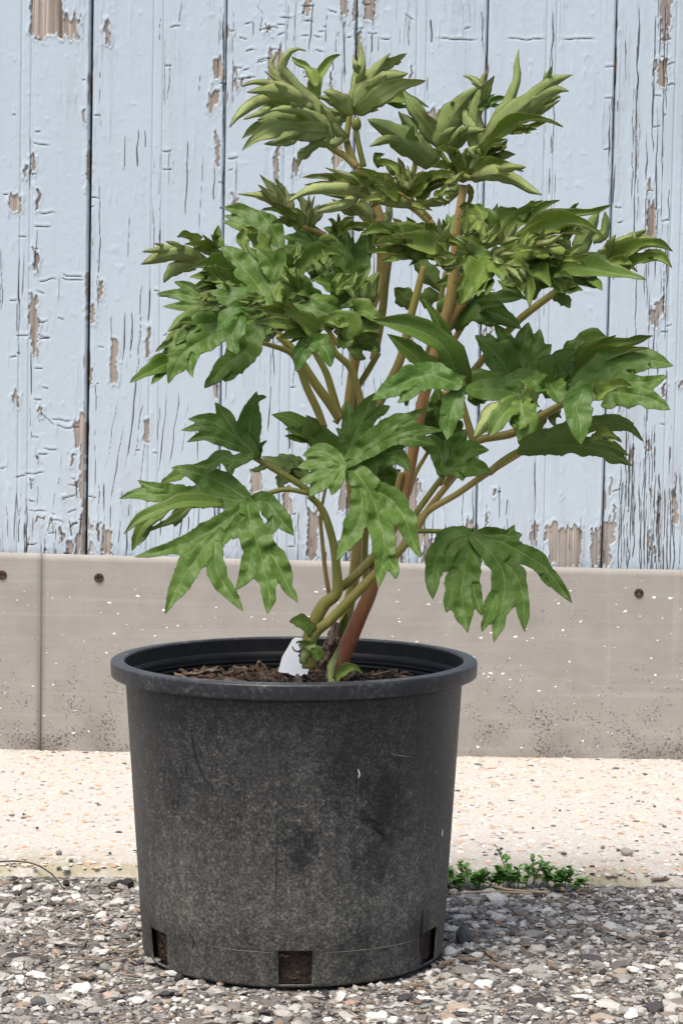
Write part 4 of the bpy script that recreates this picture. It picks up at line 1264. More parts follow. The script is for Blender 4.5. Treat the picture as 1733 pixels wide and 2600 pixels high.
# ---- A middle tier (bronze curled leaf across the middle)
lf = leaf('A', [(1440, 1345, 44), (1310, 1230, 44), (1180, 1165, 38), (980, 1125, 28)], -.05, (.62, .4))
S(lf, 'A', 'U', [([(1290, 1200), (1000, 1130), (750, 1105), (600, 1120), (450, 1195)], 130)], -.06, -.12, .9, 1.0)
S(lf, 'A', 'T', [([(1000, 1125), (850, 1050), (700, 1020), (570, 1020)], 75), ([(960, 1110), (880, 1060), (760, 1075), (580, 1070)], 60)], -.05, -.07, .9, 1.3)
S(lf, 'A', 'T', [([(1210, 1170), (1100, 1080), (1000, 1000), (930, 960)], 130), ([(1050, 1120), (960, 1050), (880, 985)], 90)], -.07, -.09, .85, 1.4)
S(lf, 'A', 'T', [([(1250, 1160), (1230, 1020), (1150, 940), (1060, 930)], 100), ([(1280, 1150), (1240, 1060), (1180, 1000)], 80)], -.05, -.06, 1., 1.2)
S(lf, 'A', 'T', [([(1290, 1140), (1400, 1040), (1580, 985)], 110), ([(1320, 1160), (1450, 1080), (1580, 1040)], 100)], -.07, -.10, .8, 1.3)
S(lf, 'A', 'U', [([(1330, 1205), (1450, 1190), (1560, 1170)], 65), ([(1300, 1160), (1200, 1060), (1090, 1060)], 90)], -.06, -.08, .7)
S(lf, 'A', 'T', [([(1085, 950), (1065, 890), (1112, 865)], 55), ([(1180, 1000), (1130, 930), (1060, 925)], 60)], .0, .01, .4)
lf = leaf('A', [(1090, 1400, 36), (1040, 1330, 34), (960, 1250, 28)], -.01, (.4, .4))
S(lf, 'A', 'U', [([(1040, 1350), (960, 1250), (880, 1200), (700, 1205)], 95), ([(1030, 1330), (940, 1230), (860, 1160), (700, 1130)], 85)], -.01, -.05, .85)
S(lf, 'A', 'U', [([(1050, 1360), (1000, 1250), (950, 1140)], 80), ([(1110, 1330), (1150, 1240), (1130, 1160)], 80)], .03, .04, .5)
lf = leaf('A', [(720, 1400, 36), (640, 1370, 32), (560, 1335, 28), (500, 1260, 22)], .0, (.45, .4))
S(lf, 'A', 'U', [([(545, 1340), (430, 1230), (300, 1150), (140, 1130)], 85), ([(520, 1300), (400, 1180), (320, 1110), (275, 1068)], 70)], -.01, -.05, 1., 1.1)
S(lf, 'A', 'U', [([(505, 1260), (420, 1130), (340, 1060), (283, 998)], 72), ([(500, 1300), (480, 1180), (448, 1078)], 60)], -.0, .0, .8, 1.2)
S(lf, 'A', 'T', [([(560, 1345), (540, 1260), (490, 1230)], 70), ([(525, 1340), (440, 1320), (365, 1325)], 60), ([(540, 1300), (400, 1240), (298, 1235)], 60)], -.02, -.04, .8)
S(lf, 'A', 'U', [([(595, 1340), (590, 1230), (540, 1150), (478, 1135)], 62), ([(600, 1335), (622, 1230), (650, 1143)], 50), ([(620, 1340), (690, 1230), (742, 1190)], 72)], .0, .0, .8)
S(lf, 'A', 'T', [([(795, 1385), (770, 1320), (738, 1295)], 42), ([(795, 1380), (812, 1310), (805, 1258)], 42), ([(800, 1385), (850, 1320), (912, 1283)], 50), ([(800, 1400), (880, 1350), (1050, 1350)], 75)], -.01, -.02, .8)

# ---- right middle tier
lf = leaf('B', [(120, 1500, 44), (250, 1440, 40), (420, 1370, 34), (650, 1330, 26), (900, 1290, 18)], -.06, (.5, .3))
S(lf, 'B', 'T', [([(390, 1350), (300, 1230), (220, 1170), (160, 1150)], 130), ([(330, 1300), (240, 1260), (150, 1225)], 90)], -.06, -.03, .4, .9)
S(lf, 'B', 'T', [([(390, 1360), (430, 1250), (500, 1195), (575, 1195)], 110), ([(400, 1260), (385, 1200), (402, 1128)], 40)], -.05, -.02, .7, 1.2)
S(lf, 'B', 'T', [([(430, 1370), (530, 1250), (640, 1200), (700, 1150), (792, 1110)], 120)], -.06, -.05, .6, 1.3)
S(lf, 'B', 'T', [([(480, 1400), (640, 1290), (800, 1220), (1000, 1190), (1122, 1137)], 100), ([(900, 1215), (885, 1160), (912, 1128)], 55)], -.07, -.10, .45, 1.1)
S(lf, 'B', 'T', [([(540, 1380), (700, 1290), (860, 1250), (1000, 1300), (1082, 1362)], 130)], -.09, -.15, .75, 1.4)
S(lf, 'B', 'U', [([(900, 1470), (940, 1370), (990, 1290), (1040, 1170)], 110), ([(1000, 1370), (1070, 1320), (1085, 1250), (1075, 1178)], 70), ([(850, 1460), (800, 1380), (720, 1330)], 90)], -.05, -.05, .2, .7)
lf = leaf('B', [(800, 1590, 44), (900, 1540, 36), (1050, 1515, 30)], -.06, (.25, .25))
S(lf, 'B', 'U', [([(1050, 1515), (1140, 1420), (1230, 1350), (1250, 1322)], 130), ([(1170, 1420), (1280, 1345), (1402, 1370)], 75), ([(1050, 1500), (1080, 1440), (1112, 1412)], 80)], -.06, -.08, .5, .9)
S(lf, 'B', 'T', [([(1100, 1520), (1250, 1430), (1400, 1395), (1502, 1432)], 120)], -.07, -.11, .6, 1.2)
S(lf, 'B', 'T', [([(1150, 1540), (1300, 1495), (1420, 1480), (1497, 1535)], 105), ([(1090, 1510), (1180, 1500), (1280, 1560)], 70)], -.08, -.12, .6, 1.3)
lf = leaf('D', [(450, 330, 36), (560, 320, 32), (650, 310, 26)], -.09, (.5, .4))
S(lf, 'B', 'T', [([(480, 1440), (620, 1400), (760, 1410), (850, 1450)], 130), ([(560, 1490), (680, 1430), (820, 1430)], 110)], -.11, -.15, .7, 1.3)
S(lf, 'B', 'T', [([(180, 1240), (280, 1280), (350, 1350)], 85), ([(110, 1350), (260, 1400), (440, 1365)], 95), ([(0, 1370), (150, 1390), (290, 1440)], 95)], -.08, -.10, .8, 1.1)
S(lf, 'D', 'T', [([(640, 300), (600, 370), (560, 440), (498, 517)], 135), ([(600, 370), (630, 420), (625, 470)], 60)], -.12, -.15, .45, .8, .3)
S(lf, 'D', 'T', [([(650, 310), (690, 360), (710, 402)], 75), ([(750, 300), (790, 370), (825, 440), (835, 527)], 95)], -.13, -.16, .5, 1.2, .3)
S(lf, 'D', 'T', [([(800, 330), (880, 370), (940, 435)], 100), ([(950, 395), (1000, 440), (1088, 447)], 90), ([(955, 470), (1000, 490), (1026, 533)], 55)], -.12, -.16, .45, .9)
S(lf, 'D', 'T', [([(880, 390), (1000, 345), (1100, 340), (1250, 370), (1392, 396)], 100), ([(1090, 375), (1135, 400), (1182, 447)], 50)], -.10, -.15, .3, .7)
S(lf, 'D', 'T', [([(640, 330), (800, 275), (900, 255), (1005, 258)], 110), ([(700, 340), (850, 310), (960, 330)], 110)], -.10, -.12, .4, .8)
S(lf, 'D', 'T', [([(820, 460), (900, 390), (1090, 345)], 120)], -.09, -.11, .3, .7)
S(lf, 'D', 'T', [([(480, 310), (560, 280), (660, 290)], 90)], -.09, -.11, .3, .7)
S(lf, 'D', 'T', [([(450, 260), (330, 235), (200, 215), (88, 232)], 95), ([(400, 290), (220, 265), (60, 262)], 75)], -.10, -.14, .7, 1.0)
S(lf, 'D', 'T', [([(380, 200), (270, 180), (130, 158), (25, 182)], 85), ([(420, 230), (330, 150), (300, 130)], 80)], -.08, -.10, .6, 1.0)
S(lf, 'D', 'T', [([(420, 300), (400, 260), (380, 220)], 60), ([(440, 290), (430, 330), (380, 290)], 70), ([(560, 300), (500, 330), (415, 345)], 80)], -.12, -.13, .8, 1.4)
# shaded leaf below the tier
lf = leaf('D', [(430, 640, 40), (500, 590, 34), (560, 560, 26)], .01, (.5, .3))
S(lf, 'D', 'T', [([(470, 610), (560, 545), (660, 555), (740, 590), (797, 632)], 110), ([(540, 540), (680, 490), (805, 482)], 75)], .0, -.02, .1, .5)
S(lf, 'D', 'U', [([(290, 510), (240, 480), (188, 435)], 95), ([(320, 510), (370, 480), (422, 486)], 90), ([(300, 300), (350, 370), (420, 460)], 90)], .06, .07, .05, .5)
S(lf, 'D', 'T', [([(560, 520), (640, 530), (700, 480), (760, 470)], 80), ([(420, 560), (470, 500), (560, 480)], 90)], .02, .03, .1, .5)

# ---- mid-right leaf group
lf = leaf('D', [(430, 1380, 36), (500, 1280, 34), (570, 1172, 38), (750, 1130, 42), (850, 1070, 40), (1000, 985, 34)], -.03, (.6, .5))
U(lf, 'D', 'T', [([(790, 870), (800, 740), (830, 597)], 120), ([(800, 820), (860, 720), (885, 630)], 90), ([(800, 840), (880, 760), (940, 703)], 100)], -.02, .12, 0, .35, 0, .2)
U(lf, 'D', 'T', [([(760, 860), (735, 720), (668, 607)], 100)], .0, .1, 0, .4)
S(lf, 'D', 'T', [([(760, 880), (690, 770), (575, 660)], 130), ([(700, 760), (650, 700), (640, 650)], 70)], -.03, -.03, .05, .5)
S(lf, 'D', 'T', [([(960, 960), (960, 850), (1000, 780), (1055, 735)], 140)], -.08, -.09, .1, .7)
S(lf, 'D', 'T', [([(1030, 830), (1120, 700), (1215, 682)], 130)], -.03, -.03, .25, .5)
S(lf, 'D', 'T', [([(1030, 860), (1180, 745), (1320, 705), (1422, 663)], 105)], -.05, -.07, .6, 1.3)
S(lf, 'D', 'T', [([(1000, 870), (1150, 780), (1300, 740), (1405, 722)], 100), ([(1280, 770), (1380, 770), (1470, 790)], 60)], -.07, -.10, .6, 1.2)
U(lf, 'D', 'T', [([(1040, 960), (1150, 850), (1270, 790), (1400, 780), (1522, 806)], 150)], -.11, .1, -.1, .6, 0, .3)
U(lf, 'D', 'T', [([(1120, 950), (1250, 890), (1390, 885), (1492, 855)], 105), ([(1190, 930), (1330, 945), (1420, 965), (1506, 1016)], 120), ([(1240, 950), (1220, 985), (1174, 1000)], 75)], -.13, .1, -.1, .55, 0, .25)
U(lf, 'D', 'T', [([(1090, 915), (1060, 1000), (1075, 1080), (1080, 1182)], 150)], -.14, .0, .0, .4, 0, .3)
S(lf, 'D', 'T', [([(930, 890), (960, 940), (985, 990)], 100), ([(830, 860), (860, 890), (900, 925)], 100)], -.12, -.14, .1, .6)
S(lf, 'D', 'T', [([(540, 950), (620, 890), (745, 868)], 105), ([(560, 990), (600, 950), (690, 930)], 90)], -.07, -.07, .25, .7)
U(lf, 'D', 'T', [([(560, 920), (700, 920), (850, 960)], 120), ([(700, 910), (780, 870), (880, 890)], 90)], -.12, .1, 0, .6, 0, .2)
S(lf, 'D', 'U', [([(750, 985), (650, 1050), (565, 1155)], 105)], -.14, -.16, .75, .8, .2)
S(lf, 'D', 'T', [([(790, 970), (700, 1050), (638, 1152)], 90), ([(790, 970), (810, 1080), (785, 1168)], 125)], -.15, -.17, .25, .7, .2)
S(lf, 'D', 'T', [([(870, 980), (830, 960), (820, 1010)], 70)], -.14, -.15, .7, 1.3)
S(lf, 'D', 'T', [([(1150, 950), (1250, 910), (1320, 900)], 80)], -.14, -.15, .7, 1.3)
S(lf, 'D', 'U', [([(960, 1000), (940, 1060), (960, 1100)], 80), ([(900, 1020), (880, 1080), (800, 1110)], 60)], -.02, -.01, .15)
lf = leaf('D', [(570, 1180, 40), (540, 1080, 34), (505, 960, 32)], -.06, (.6, .4))
S(lf, 'D', 'T', [([(505, 950), (465, 790), (400, 690), (250, 620), (72, 590)], 120)], -.10, -.13, .15, .7)
S(lf, 'D', 'T', [([(420, 880), (300, 770), (155, 655)], 90)], -.08, -.08, .15, .7)
U(lf, 'D', 'T', [([(480, 890), (350, 850), (200, 900), (82, 972)], 135)], -.15, -.1, .0, .6, 0, .3)
U(lf, 'D', 'T', [([(500, 930), (465, 1000), (452, 1080), (440, 1162)], 110)], -.15, .0, .0, .4, 0, .3)
S(lf, 'D', 'T', [([(500, 930), (485, 830), (545, 800)], 85)], -.11, -.11, .15)
S(lf, 'D', 'T', [([(310, 880), (260, 940), (245, 1000)], 50)], -.11, -.11, .15)
lf = leaf('D', [(640, 1320, 36), (720, 1255, 36), (820, 1205, 34), (950, 1190, 20)], -.05, (.35, .2))
U(lf, 'D', 'U', [([(800, 1210), (950, 1140), (1130, 1085), (1290, 1090), (1382, 1172)], 95), ([(820, 1200), (835, 1120), (905, 1062)], 105), ([(1120, 1090), (1240, 1062), (1335, 1085)], 60)], -.06, -.2, 0, -.4)
U(lf, 'D', 'U', [([(805, 1212), (1000, 1185), (1200, 1220), (1327, 1287)], 90), ([(950, 1180), (1180, 1180), (1312, 1237)], 75), ([(1180, 1215), (1230, 1250), (1290, 1262)], 45)], -.05, -.1, 0, -.4)
S(lf, 'D', 'T', [([(1130, 1160), (1200, 1140), (1275, 1172)], 55)], -.12, -.14, .7, 1.2)

# ---- left tier
lf = leaf('C', [(1000, 1060, 36), (950, 960, 34), (900, 860, 30), (880, 780, 24)], .0, (.35, .3))
U(lf, 'C', 'T', [([(960, 420), (900, 310), (820, 203)], 115)], .03, .1, 0, .5)
U(lf, 'C', 'T', [([(880, 400), (840, 300), (740, 215), (600, 188)], 110), ([(830, 330), (700, 270), (608, 235)], 75), ([(840, 350), (700, 300), (593, 270)], 65)], .03, .1, 0, .6)
S(lf, 'C', 'T', [([(740, 320), (725, 400), (752, 485)], 70), ([(870, 480), (800, 370), (740, 310)], 110)], .01, .0, .6, 1.0)
U(lf, 'C', 'T', [([(900, 810), (800, 650), (680, 510), (588, 425)], 200)], -.07, .1, 0, .6, 0, .25)
U(lf, 'C', 'T', [([(935, 660), (985, 530), (1085, 415)], 165), ([(935, 640), (890, 520), (808, 440)], 130)], -.06, .15, 0, .35, 0, .3)
S(lf, 'C', 'T', [([(590, 440), (560, 380), (575, 298)], 60)], -.03, -.02, .3)
S(lf, 'C', 'T', [([(600, 530), (480, 435), (365, 415)], 95), ([(450, 420), (370, 370), (318, 372)], 85)], -.03, -.07, .85, 1.2)
S(lf, 'C', 'U', [([(520, 540), (350, 480), (200, 505), (92, 543)], 100), ([(430, 490), (250, 455), (103, 463)], 65)], -.03, -.09, .9, .9)
S(lf, 'C', 'U', [([(440, 550), (330, 560), (270, 600), (233, 656)], 85)], -.04, -.07, .9, .9)
S(lf, 'C', 'T', [([(660, 600), (560, 550), (418, 562)], 110), ([(600, 600), (500, 620), (395, 620)], 65), ([(700, 700), (600, 620), (510, 560)], 95)], -.06, -.09, .4, .9)
S(lf, 'C', 'T', [([(730, 770), (560, 690), (425, 668)], 110), ([(620, 700), (540, 650), (430, 690)], 80)], -.05, -.08, .25, .7)
U(lf, 'C', 'T', [([(560, 810), (380, 735), (188, 725)], 95), ([(500, 790), (400, 690), (300, 648)], 85), ([(560, 810), (400, 800), (228, 804)], 75)], -.08, .1, 0, .55)
U(lf, 'C', 'T', [([(830, 790), (650, 745), (445, 725)], 130)], -.11, .0, .0, .6)
U(lf, 'C', 'T', [([(820, 820), (700, 810), (640, 860), (565, 960)], 120), ([(720, 850), (680, 930), (660, 1000), (692, 1108)], 125)], -.14, .0, .0, .4, 0, .3)
S(lf, 'C', 'T', [([(1000, 640), (945, 720), (965, 845)], 75)], -.08, -.10, .4, 1.2, .2)
S(lf, 'C', 'U', [([(640, 850), (480, 850), (370, 880), (258, 962)], 95), ([(640, 850), (430, 900), (300, 1080), (178, 1235)], 130)], -.06, -.12, .1, .5)
U(lf, 'C', 'T', [([(640, 940), (500, 1000), (350, 1100), (262, 1285)], 160), ([(420, 1050), (400, 1180), (415, 1245)], 60)], -.12, .1, 0, .5)
S(lf, 'C', 'T', [([(620, 940), (450, 920), (305, 1045)], 115), ([(580, 1010), (400, 1060), (260, 1160), (163, 1288)], 105)], -.10, -.13, .05, .5)
S(lf, 'C', 'T', [([(380, 1100), (200, 1185), (25, 1278)], 105), ([(300, 1030), (240, 1050), (185, 1085)], 40)], -.10, -.15, .1, .6)
U(lf, 'C', 'T', [([(830, 920), (740, 1070), (620, 1170), (487, 1312)], 175)], -.06, .1, 0, .45)
lf = leaf('C', [(1280, 1120, 40), (1250, 1050, 34), (1200, 990, 28), (1100, 920, 20)], -.05, (.35, .25))
S(lf, 'C', 'T', [([(1190, 990), (1050, 880), (930, 840), (775, 810)], 130)], -.12, -.16, .7, 1.2)
S(lf, 'C', 'T', [([(1180, 980), (1000, 920), (795, 905)], 80), ([(1230, 1030), (1120, 980), (945, 1002)], 90)], -.10, -.13, .45, .8)
U(lf, 'C', 'T', [([(1240, 1000), (1120, 1060), (1058, 1215)], 110), ([(1200, 1030), (1250, 1090), (1272, 1182)], 90)], -.13, .0, .0, .4)
U(lf, 'C', 'T', [([(1360, 900), (1200, 830), (1035, 785)], 135)], -.12, .1, 0, .6)
S(lf, 'C', 'T', [([(1330, 870), (1240, 770), (1135, 738)], 105), ([(1060, 830), (1080, 760), (1115, 770)], 75)], -.09, -.10, .25, .7)
S(lf, 'C', 'T', [([(1300, 720), (1370, 680), (1425, 760)], 100), ([(1340, 670), (1310, 600), (1275, 550)], 85)], -.09, -.10, .45, .8)
S(lf, 'C', 'U', [([(1430, 820), (1510, 690), (1575, 590)], 135)], -.10, -.10, .15, .5)
U(lf, 'C', 'T', [([(1440, 660), (1445, 500), (1505, 375)], 140)], -.03, .1, 0, .35)
U(lf, 'C', 'T', [([(1400, 620), (1335, 460), (1290, 340), (1225, 315)], 130)], -.03, .1, 0, .4)
U(lf, 'C', 'T', [([(1220, 460), (1140, 345), (1035, 308)], 115), ([(1180, 430), (1080, 385), (975, 370)], 80)], .0, .1, 0, .5)
S(lf, 'C', 'T', [([(1190, 490), (1270, 435), (1345, 495)], 115), ([(1040, 610), (1150, 500), (1260, 470), (1355, 490)], 110)], -.05, -.06, .35, .8)
S(lf, 'C', 'T', [([(950, 670), (1060, 645), (1175, 722)], 90), ([(980, 780), (1060, 700), (1150, 690)], 100)], -.08, -.09, .25, .6)
S(lf, 'C', 'T', [([(1340, 790), (1290, 680), (1155, 635)], 110), ([(1180, 800), (1120, 720), (1010, 690)], 110)], -.08, -.09, .15, .7)
S(lf, 'C', 'T', [([(1360, 1010), (1390, 920), (1310, 880), (1225, 920)], 120), ([(1340, 1060), (1350, 980), (1290, 960)], 100), ([(1200, 930), (1260, 900), (1330, 960)], 80)], -.15, -.15, .35, 1.0)
S(lf, 'C', 'T', [([(1420, 860), (1480, 830), (1580, 900)], 110), ([(1420, 960), (1500, 930), (1580, 930)], 95)], -.12, -.13, .35, .9)
S(lf, 'C', 'T', [([(1400, 1010), (1500, 1000), (1580, 985)], 90), ([(1420, 1040), (1450, 1100), (1492, 1125)], 75), ([(1410, 1060), (1540, 1060), (1580, 1090)], 80)], -.11, -.12, .4, .8)
S(lf, 'C', 'T', [([(1450, 860), (1500, 760), (1560, 740)], 100), ([(1400, 760), (1430, 680), (1410, 620)], 90)], -.06, -.06, .2, .7)

# ---- thick of the tiers: leaflets standing further back
lf = leaf('C', [(1400, 1080, 36), (1300, 900, 32), (1200, 760, 26), (1050, 620, 18)], .07, (.3, .3))
for (x, y, L, a) in [(760, 640, 230, 2.6), (700, 780, 260, 3.1), (820, 880, 260, 3.5), (900, 560, 230, 2.0), (1080, 560, 230, 1.9), (1180, 640, 240, 1.2), (1300, 560, 220, 1.4), (1420, 560, 240, 1.2), (1050, 760, 260, 2.8), (1200, 880, 240, 3.0), (1330, 800, 220, .6), (1480, 760, 220, .7), (960, 900, 240, 3.5), (1500, 480, 200, 1.3), (640, 900, 240, 3.6), (1380, 940, 200, -.4), (860, 700, 230, 2.6)]:
    frond(lf, 'C', 'T', x, y, L, a, lrng.uniform(.02, .14), lrng.uniform(.0, .3), .7)
lf = leaf('D', [(500, 480, 36), (600, 380, 30), (760, 320, 26), (950, 290, 18)], .06, (.3, .3))
for (x, y, L, a) in [(300, 230, 180, 2.4), (420, 260, 190, 2.0), (560, 250, 180, 1.1), (640, 330, 200, .3), (760, 300, 190, .8), (880, 330, 180, .4), (700, 400, 190, -.2), (560, 370, 180, 3.4), (240, 280, 180, 2.9), (200, 200, 160, 2.6), (820, 250, 170, .7), (600, 200, 150, 1.6), (470, 180, 130, 1.3)]:
    frond(lf, 'D', 'T', x, y, L, a, lrng.uniform(.02, .12), lrng.uniform(.1, .5), .9)
lf = leaf('D', [(650, 1130, 30), (760, 1020, 28), (900, 920, 24), (1050, 850, 18)], .04, (.3, .3))
for (x, y, L, a) in [(900, 900, 180, 1.2), (1050, 880, 200, .8), (980, 960, 190, .4), (700, 960, 170, 1.9), (640, 930, 150, 2.6), (1150, 900, 190, .3), (820, 980, 170, 3.4)]:
    frond(lf, 'D', 'T', x, y, L, a, lrng.uniform(.01, .08), lrng.uniform(.0, .3), .7)

# ---- small curled leaflets crowding the front of the tiers
lf = leaf('D', [(480, 420, 30), (560, 350, 26), (700, 320, 22), (900, 300, 14)], -.07, (.4, .3))
for (x, y, L, a, g) in [(260, 230, 130, 2.9, .7), (340, 270, 130, 3.3, .7), (430, 210, 120, 1.9, .6), (520, 180, 130, 1.4, .6), (610, 220, 130, 1.0, .7), (700, 230, 130, .9, .6), (780, 250, 140, .6, .7), (860, 230, 140, .5, .7), (700, 330, 130, -.6, .5), (600, 330, 120, -1.9, .6), (780, 340, 130, -.5, .6), (900, 330, 140, -.1, .5), (1000, 300, 150, .2, .6), (950, 380, 120, -.5, .4), (480, 300, 120, 3.4, .8), (560, 280, 120, 2.4, .7), (1010, 200, 130, .9, .4), (660, 290, 110, .1, .8)]:
    frond(lf, 'D', 'T' if lrng.rand() < .7 else 'U', x, y, L, a, -.13 + lrng.uniform(-.02, .03), g, 1.35)
lf = leaf('C', [(1330, 1060, 32), (1260, 960, 28), (1180, 880, 22), (1060, 800, 14)], -.09, (.35, .25))
for (x, y, L, a, g) in [(1020, 560, 170, 1.3, .25), (1130, 590, 170, 1.0, .3), (1230, 620, 170, 1.6, .2), (1300, 700, 170, .7, .3), (1380, 800, 170, .3, .3), (1180, 780, 180, 2.7, .3), (1080, 700, 170, 2.2, .3), (1000, 860, 170, 3.2, .5), (1260, 880, 160, -.9, .4), (1360, 960, 150, -1.2, .4), (1420, 700, 170, 1.0, .3), (1480, 860, 160, -.2, .4), (860, 760, 180, 3.3, .3), (700, 720, 170, 2.8, .3), (620, 640, 160, 2.6, .5), (560, 760, 170, 3.2, .3), (1160, 960, 150, 3.7, .5)]:
    frond(lf, 'C', 'T', x, y, L, a, -.12 + lrng.uniform(-.03, .04), g, 1.1)
lf = leaf('A', [(1420, 1300, 30), (1330, 1200, 26), (1240, 1140, 20), (1120, 1080, 12)], -.07, (.5, .4))
for (x, y, L, a, g) in [(1160, 1090, 150, 2.5, .9), (1280, 1100, 150, 1.6, .9), (1380, 1090, 160, .8, .8), (1440, 1150, 160, .2, .7), (1120, 1150, 170, 3.3, .9), (1300, 1200, 140, -.4, .7), (960, 1100, 150, 2.9, .9), (1500, 1060, 150, .6, .8)]:
    frond(lf, 'A', 'T' if lrng.rand() < .6 else 'U', x, y, L, a, -.10 + lrng.uniform(-.02, .03), g, 1.4)

# ---- lower left: full-grown leaves
lf = leaf('E', [(1290, 830, 44), (1250, 765, 46), (1110, 675, 44), (950, 580, 42), (875, 535, 34)], -.05, (.3, .2))
U(lf, 'E', 'T', [([(905, 525), (790, 410), (700, 270), (640, 185)], 135), ([(880, 510), (740, 390), (600, 310), (462, 298)], 135), ([(820, 450), (620, 350), (413, 372)], 75), ([(860, 500), (650, 425), (545, 415), (453, 452)], 85)], -.06, .05, .0, .45)
U(lf, 'E', 'T', [([(900, 520), (870, 360), (895, 200), (920, 112)], 135), ([(915, 180), (940, 155), (985, 150)], 40)], -.055, -.05, .1, .3)
U(lf, 'E', 'T', [([(880, 545), (760, 575), (690, 550), (600, 600), (468, 612)], 95), ([(790, 560), (740, 610), (752, 674)], 85), ([(640, 580), (620, 620), (600, 650)], 50)], -.08, .1, 0, .4)
S(lf, 'E', 'T', [([(930, 560), (940, 490), (985, 440)], 50), ([(980, 600), (930, 630), (875, 632)], 40)], -.05, -.05, .3)
S(lf, 'E', 'T', [([(1240, 690), (1150, 600), (1065, 530)], 105), ([(1220, 710), (1080, 600), (950, 545)], 70), ([(1150, 680), (1090, 710), (1062, 757)], 75)], -.02, .02, .55, .6)
lf = leaf('E', [(1262, 790, 34), (1120, 765, 34), (1000, 790, 32), (862, 848, 24)], -.07, (.3, .15))
U(lf, 'E', 'T', [([(865, 840), (700, 730), (500, 650), (352, 622)], 150), ([(865, 845), (600, 810), (300, 800), (130, 790), (5, 826)], 150), ([(420, 780), (230, 750), (128, 704)], 75)], -.09, .1, 0, .6, 0, .25)
S(lf, 'E', 'T', [([(700, 860), (450, 845), (250, 910), (130, 970), (38, 1062)], 90), ([(330, 890), (180, 990), (90, 1173)], 85)], -.10, -.13, .35, .6)
S(lf, 'E', 'T', [([(440, 850), (400, 930), (373, 1014)], 75), ([(480, 650), (380, 680), (280, 730)], 70)], -.04, -.03, .2, .5)
U(lf, 'E', 'T', [([(850, 865), (700, 980), (500, 1100), (300, 1170), (108, 1212)], 130), ([(680, 1020), (520, 1220), (400, 1400), (313, 1592)], 160), ([(640, 1080), (650, 1290), (720, 1420), (827, 1572)], 125), ([(800, 910), (740, 1030), (690, 1140)], 90)], -.10, .1, 0, .5, 0, .28)
U(lf, 'E', 'T', [([(855, 860), (880, 1000), (930, 1150), (970, 1300), (1000, 1450), (990, 1592)], 190), ([(900, 1040), (1050, 1250), (1120, 1400), (1192, 1518)], 130), ([(890, 1080), (870, 1280), (778, 1435)], 110), ([(860, 900), (790, 1010), (760, 1100)], 90)], -.11, .1, 0, .42, 0, .28)
U(lf, 'E', 'T', [([(870, 850), (980, 850), (1070, 950), (1166, 1072)], 140), ([(1040, 920), (1010, 1040), (963, 1102)], 70)], -.105, -.1, 0, .4, 0, .3)
# leaf on the centre stem, left part
lf = leaf('F', [(300, 560, 30), (280, 500, 30), (262, 468, 28)], -.03, (.3, .2))
S(lf, 'E', 'T', [([(1510, 570), (1400, 480), (1250, 360), (1120, 290), (1015, 268)], 140), ([(1330, 450), (1200, 430), (1105, 408)], 65)], -.07, -.10, .3, .6)
U(lf, 'F', 'T', [([(265, 475), (310, 330), (370, 200), (422, 98)], 145), ([(320, 300), (420, 210), (502, 168)], 90), ([(285, 340), (285, 230), (268, 138)], 75), ([(280, 400), (250, 320), (213, 284)], 55)], -.10, .1, 0, .3, 0, .25)
U(lf, 'F', 'T', [([(270, 475), (420, 345), (560, 250), (702, 180)], 115), ([(310, 450), (500, 340), (650, 295), (792, 300)], 95), ([(520, 345), (640, 350), (752, 378)], 70)], -.13, .1, 0, .4, 0, .25)
U(lf, 'F', 'T', [([(300, 460), (480, 420), (560, 450), (607, 518)], 115)], -.12, .1, 0, .4, 0, .25)
U(lf, 'F', 'T', [([(250, 482), (180, 425), (120, 410), (38, 432)], 95), ([(250, 485), (150, 465), (80, 478), (8, 496)], 85), ([(248, 490), (150, 530), (80, 555), (22, 562)], 90), ([(245, 495), (160, 560), (110, 600), (73, 652)], 90), ([(245, 500), (220, 570), (188, 642)], 70)], -.14, .1, 0, .5, 0, .2)
U(lf, 'F', 'T', [([(285, 490), (380, 600), (440, 760), (470, 900), (455, 1040), (438, 1135)], 165), ([(465, 930), (520, 1030), (531, 1088)], 80), ([(340, 560), (350, 720), (290, 860), (213, 992)], 130), ([(370, 600), (500, 660), (575, 760), (620, 880), (664, 975)], 135)], -.13, .1, 0, .45, 0, .28)
S(lf, 'F', 'T', [([(510, 620), (450, 520), (385, 445)], 145)], .05, .06, .05, .4)
lf = leaf('F', [(760, 590, 34), (785, 530, 30), (790, 480, 26)], -.02, (.2, .2))
U(lf, 'F', 'T', [([(775, 510), (770, 430), (735, 360), (690, 330)], 105)], -.05, .1, 0, .3)
U(lf, 'F', 'T', [([(785, 510), (830, 410), (880, 330), (905, 290)], 140)], -.04, .0, 0, .3)
U(lf, 'F', 'T', [([(795, 515), (880, 450), (930, 400), (1027, 402)], 100), ([(830, 505), (920, 490), (1037, 522)], 105), ([(840, 510), (880, 540), (886, 568)], 60)], -.08, .1, 0, .4)
S(lf, 'F', 'T', [([(720, 290), (690, 200), (637, 148)], 90), ([(715, 280), (760, 160), (748, 60)], 85), ([(860, 300), (830, 220), (900, 180)], 80)], .03, .03, .05, .5)
S(lf, 'F', 'T', [([(700, 420), (800, 330), (900, 300)], 110), ([(760, 330), (770, 240), (830, 190)], 90)], .04, .05, .05, .5)
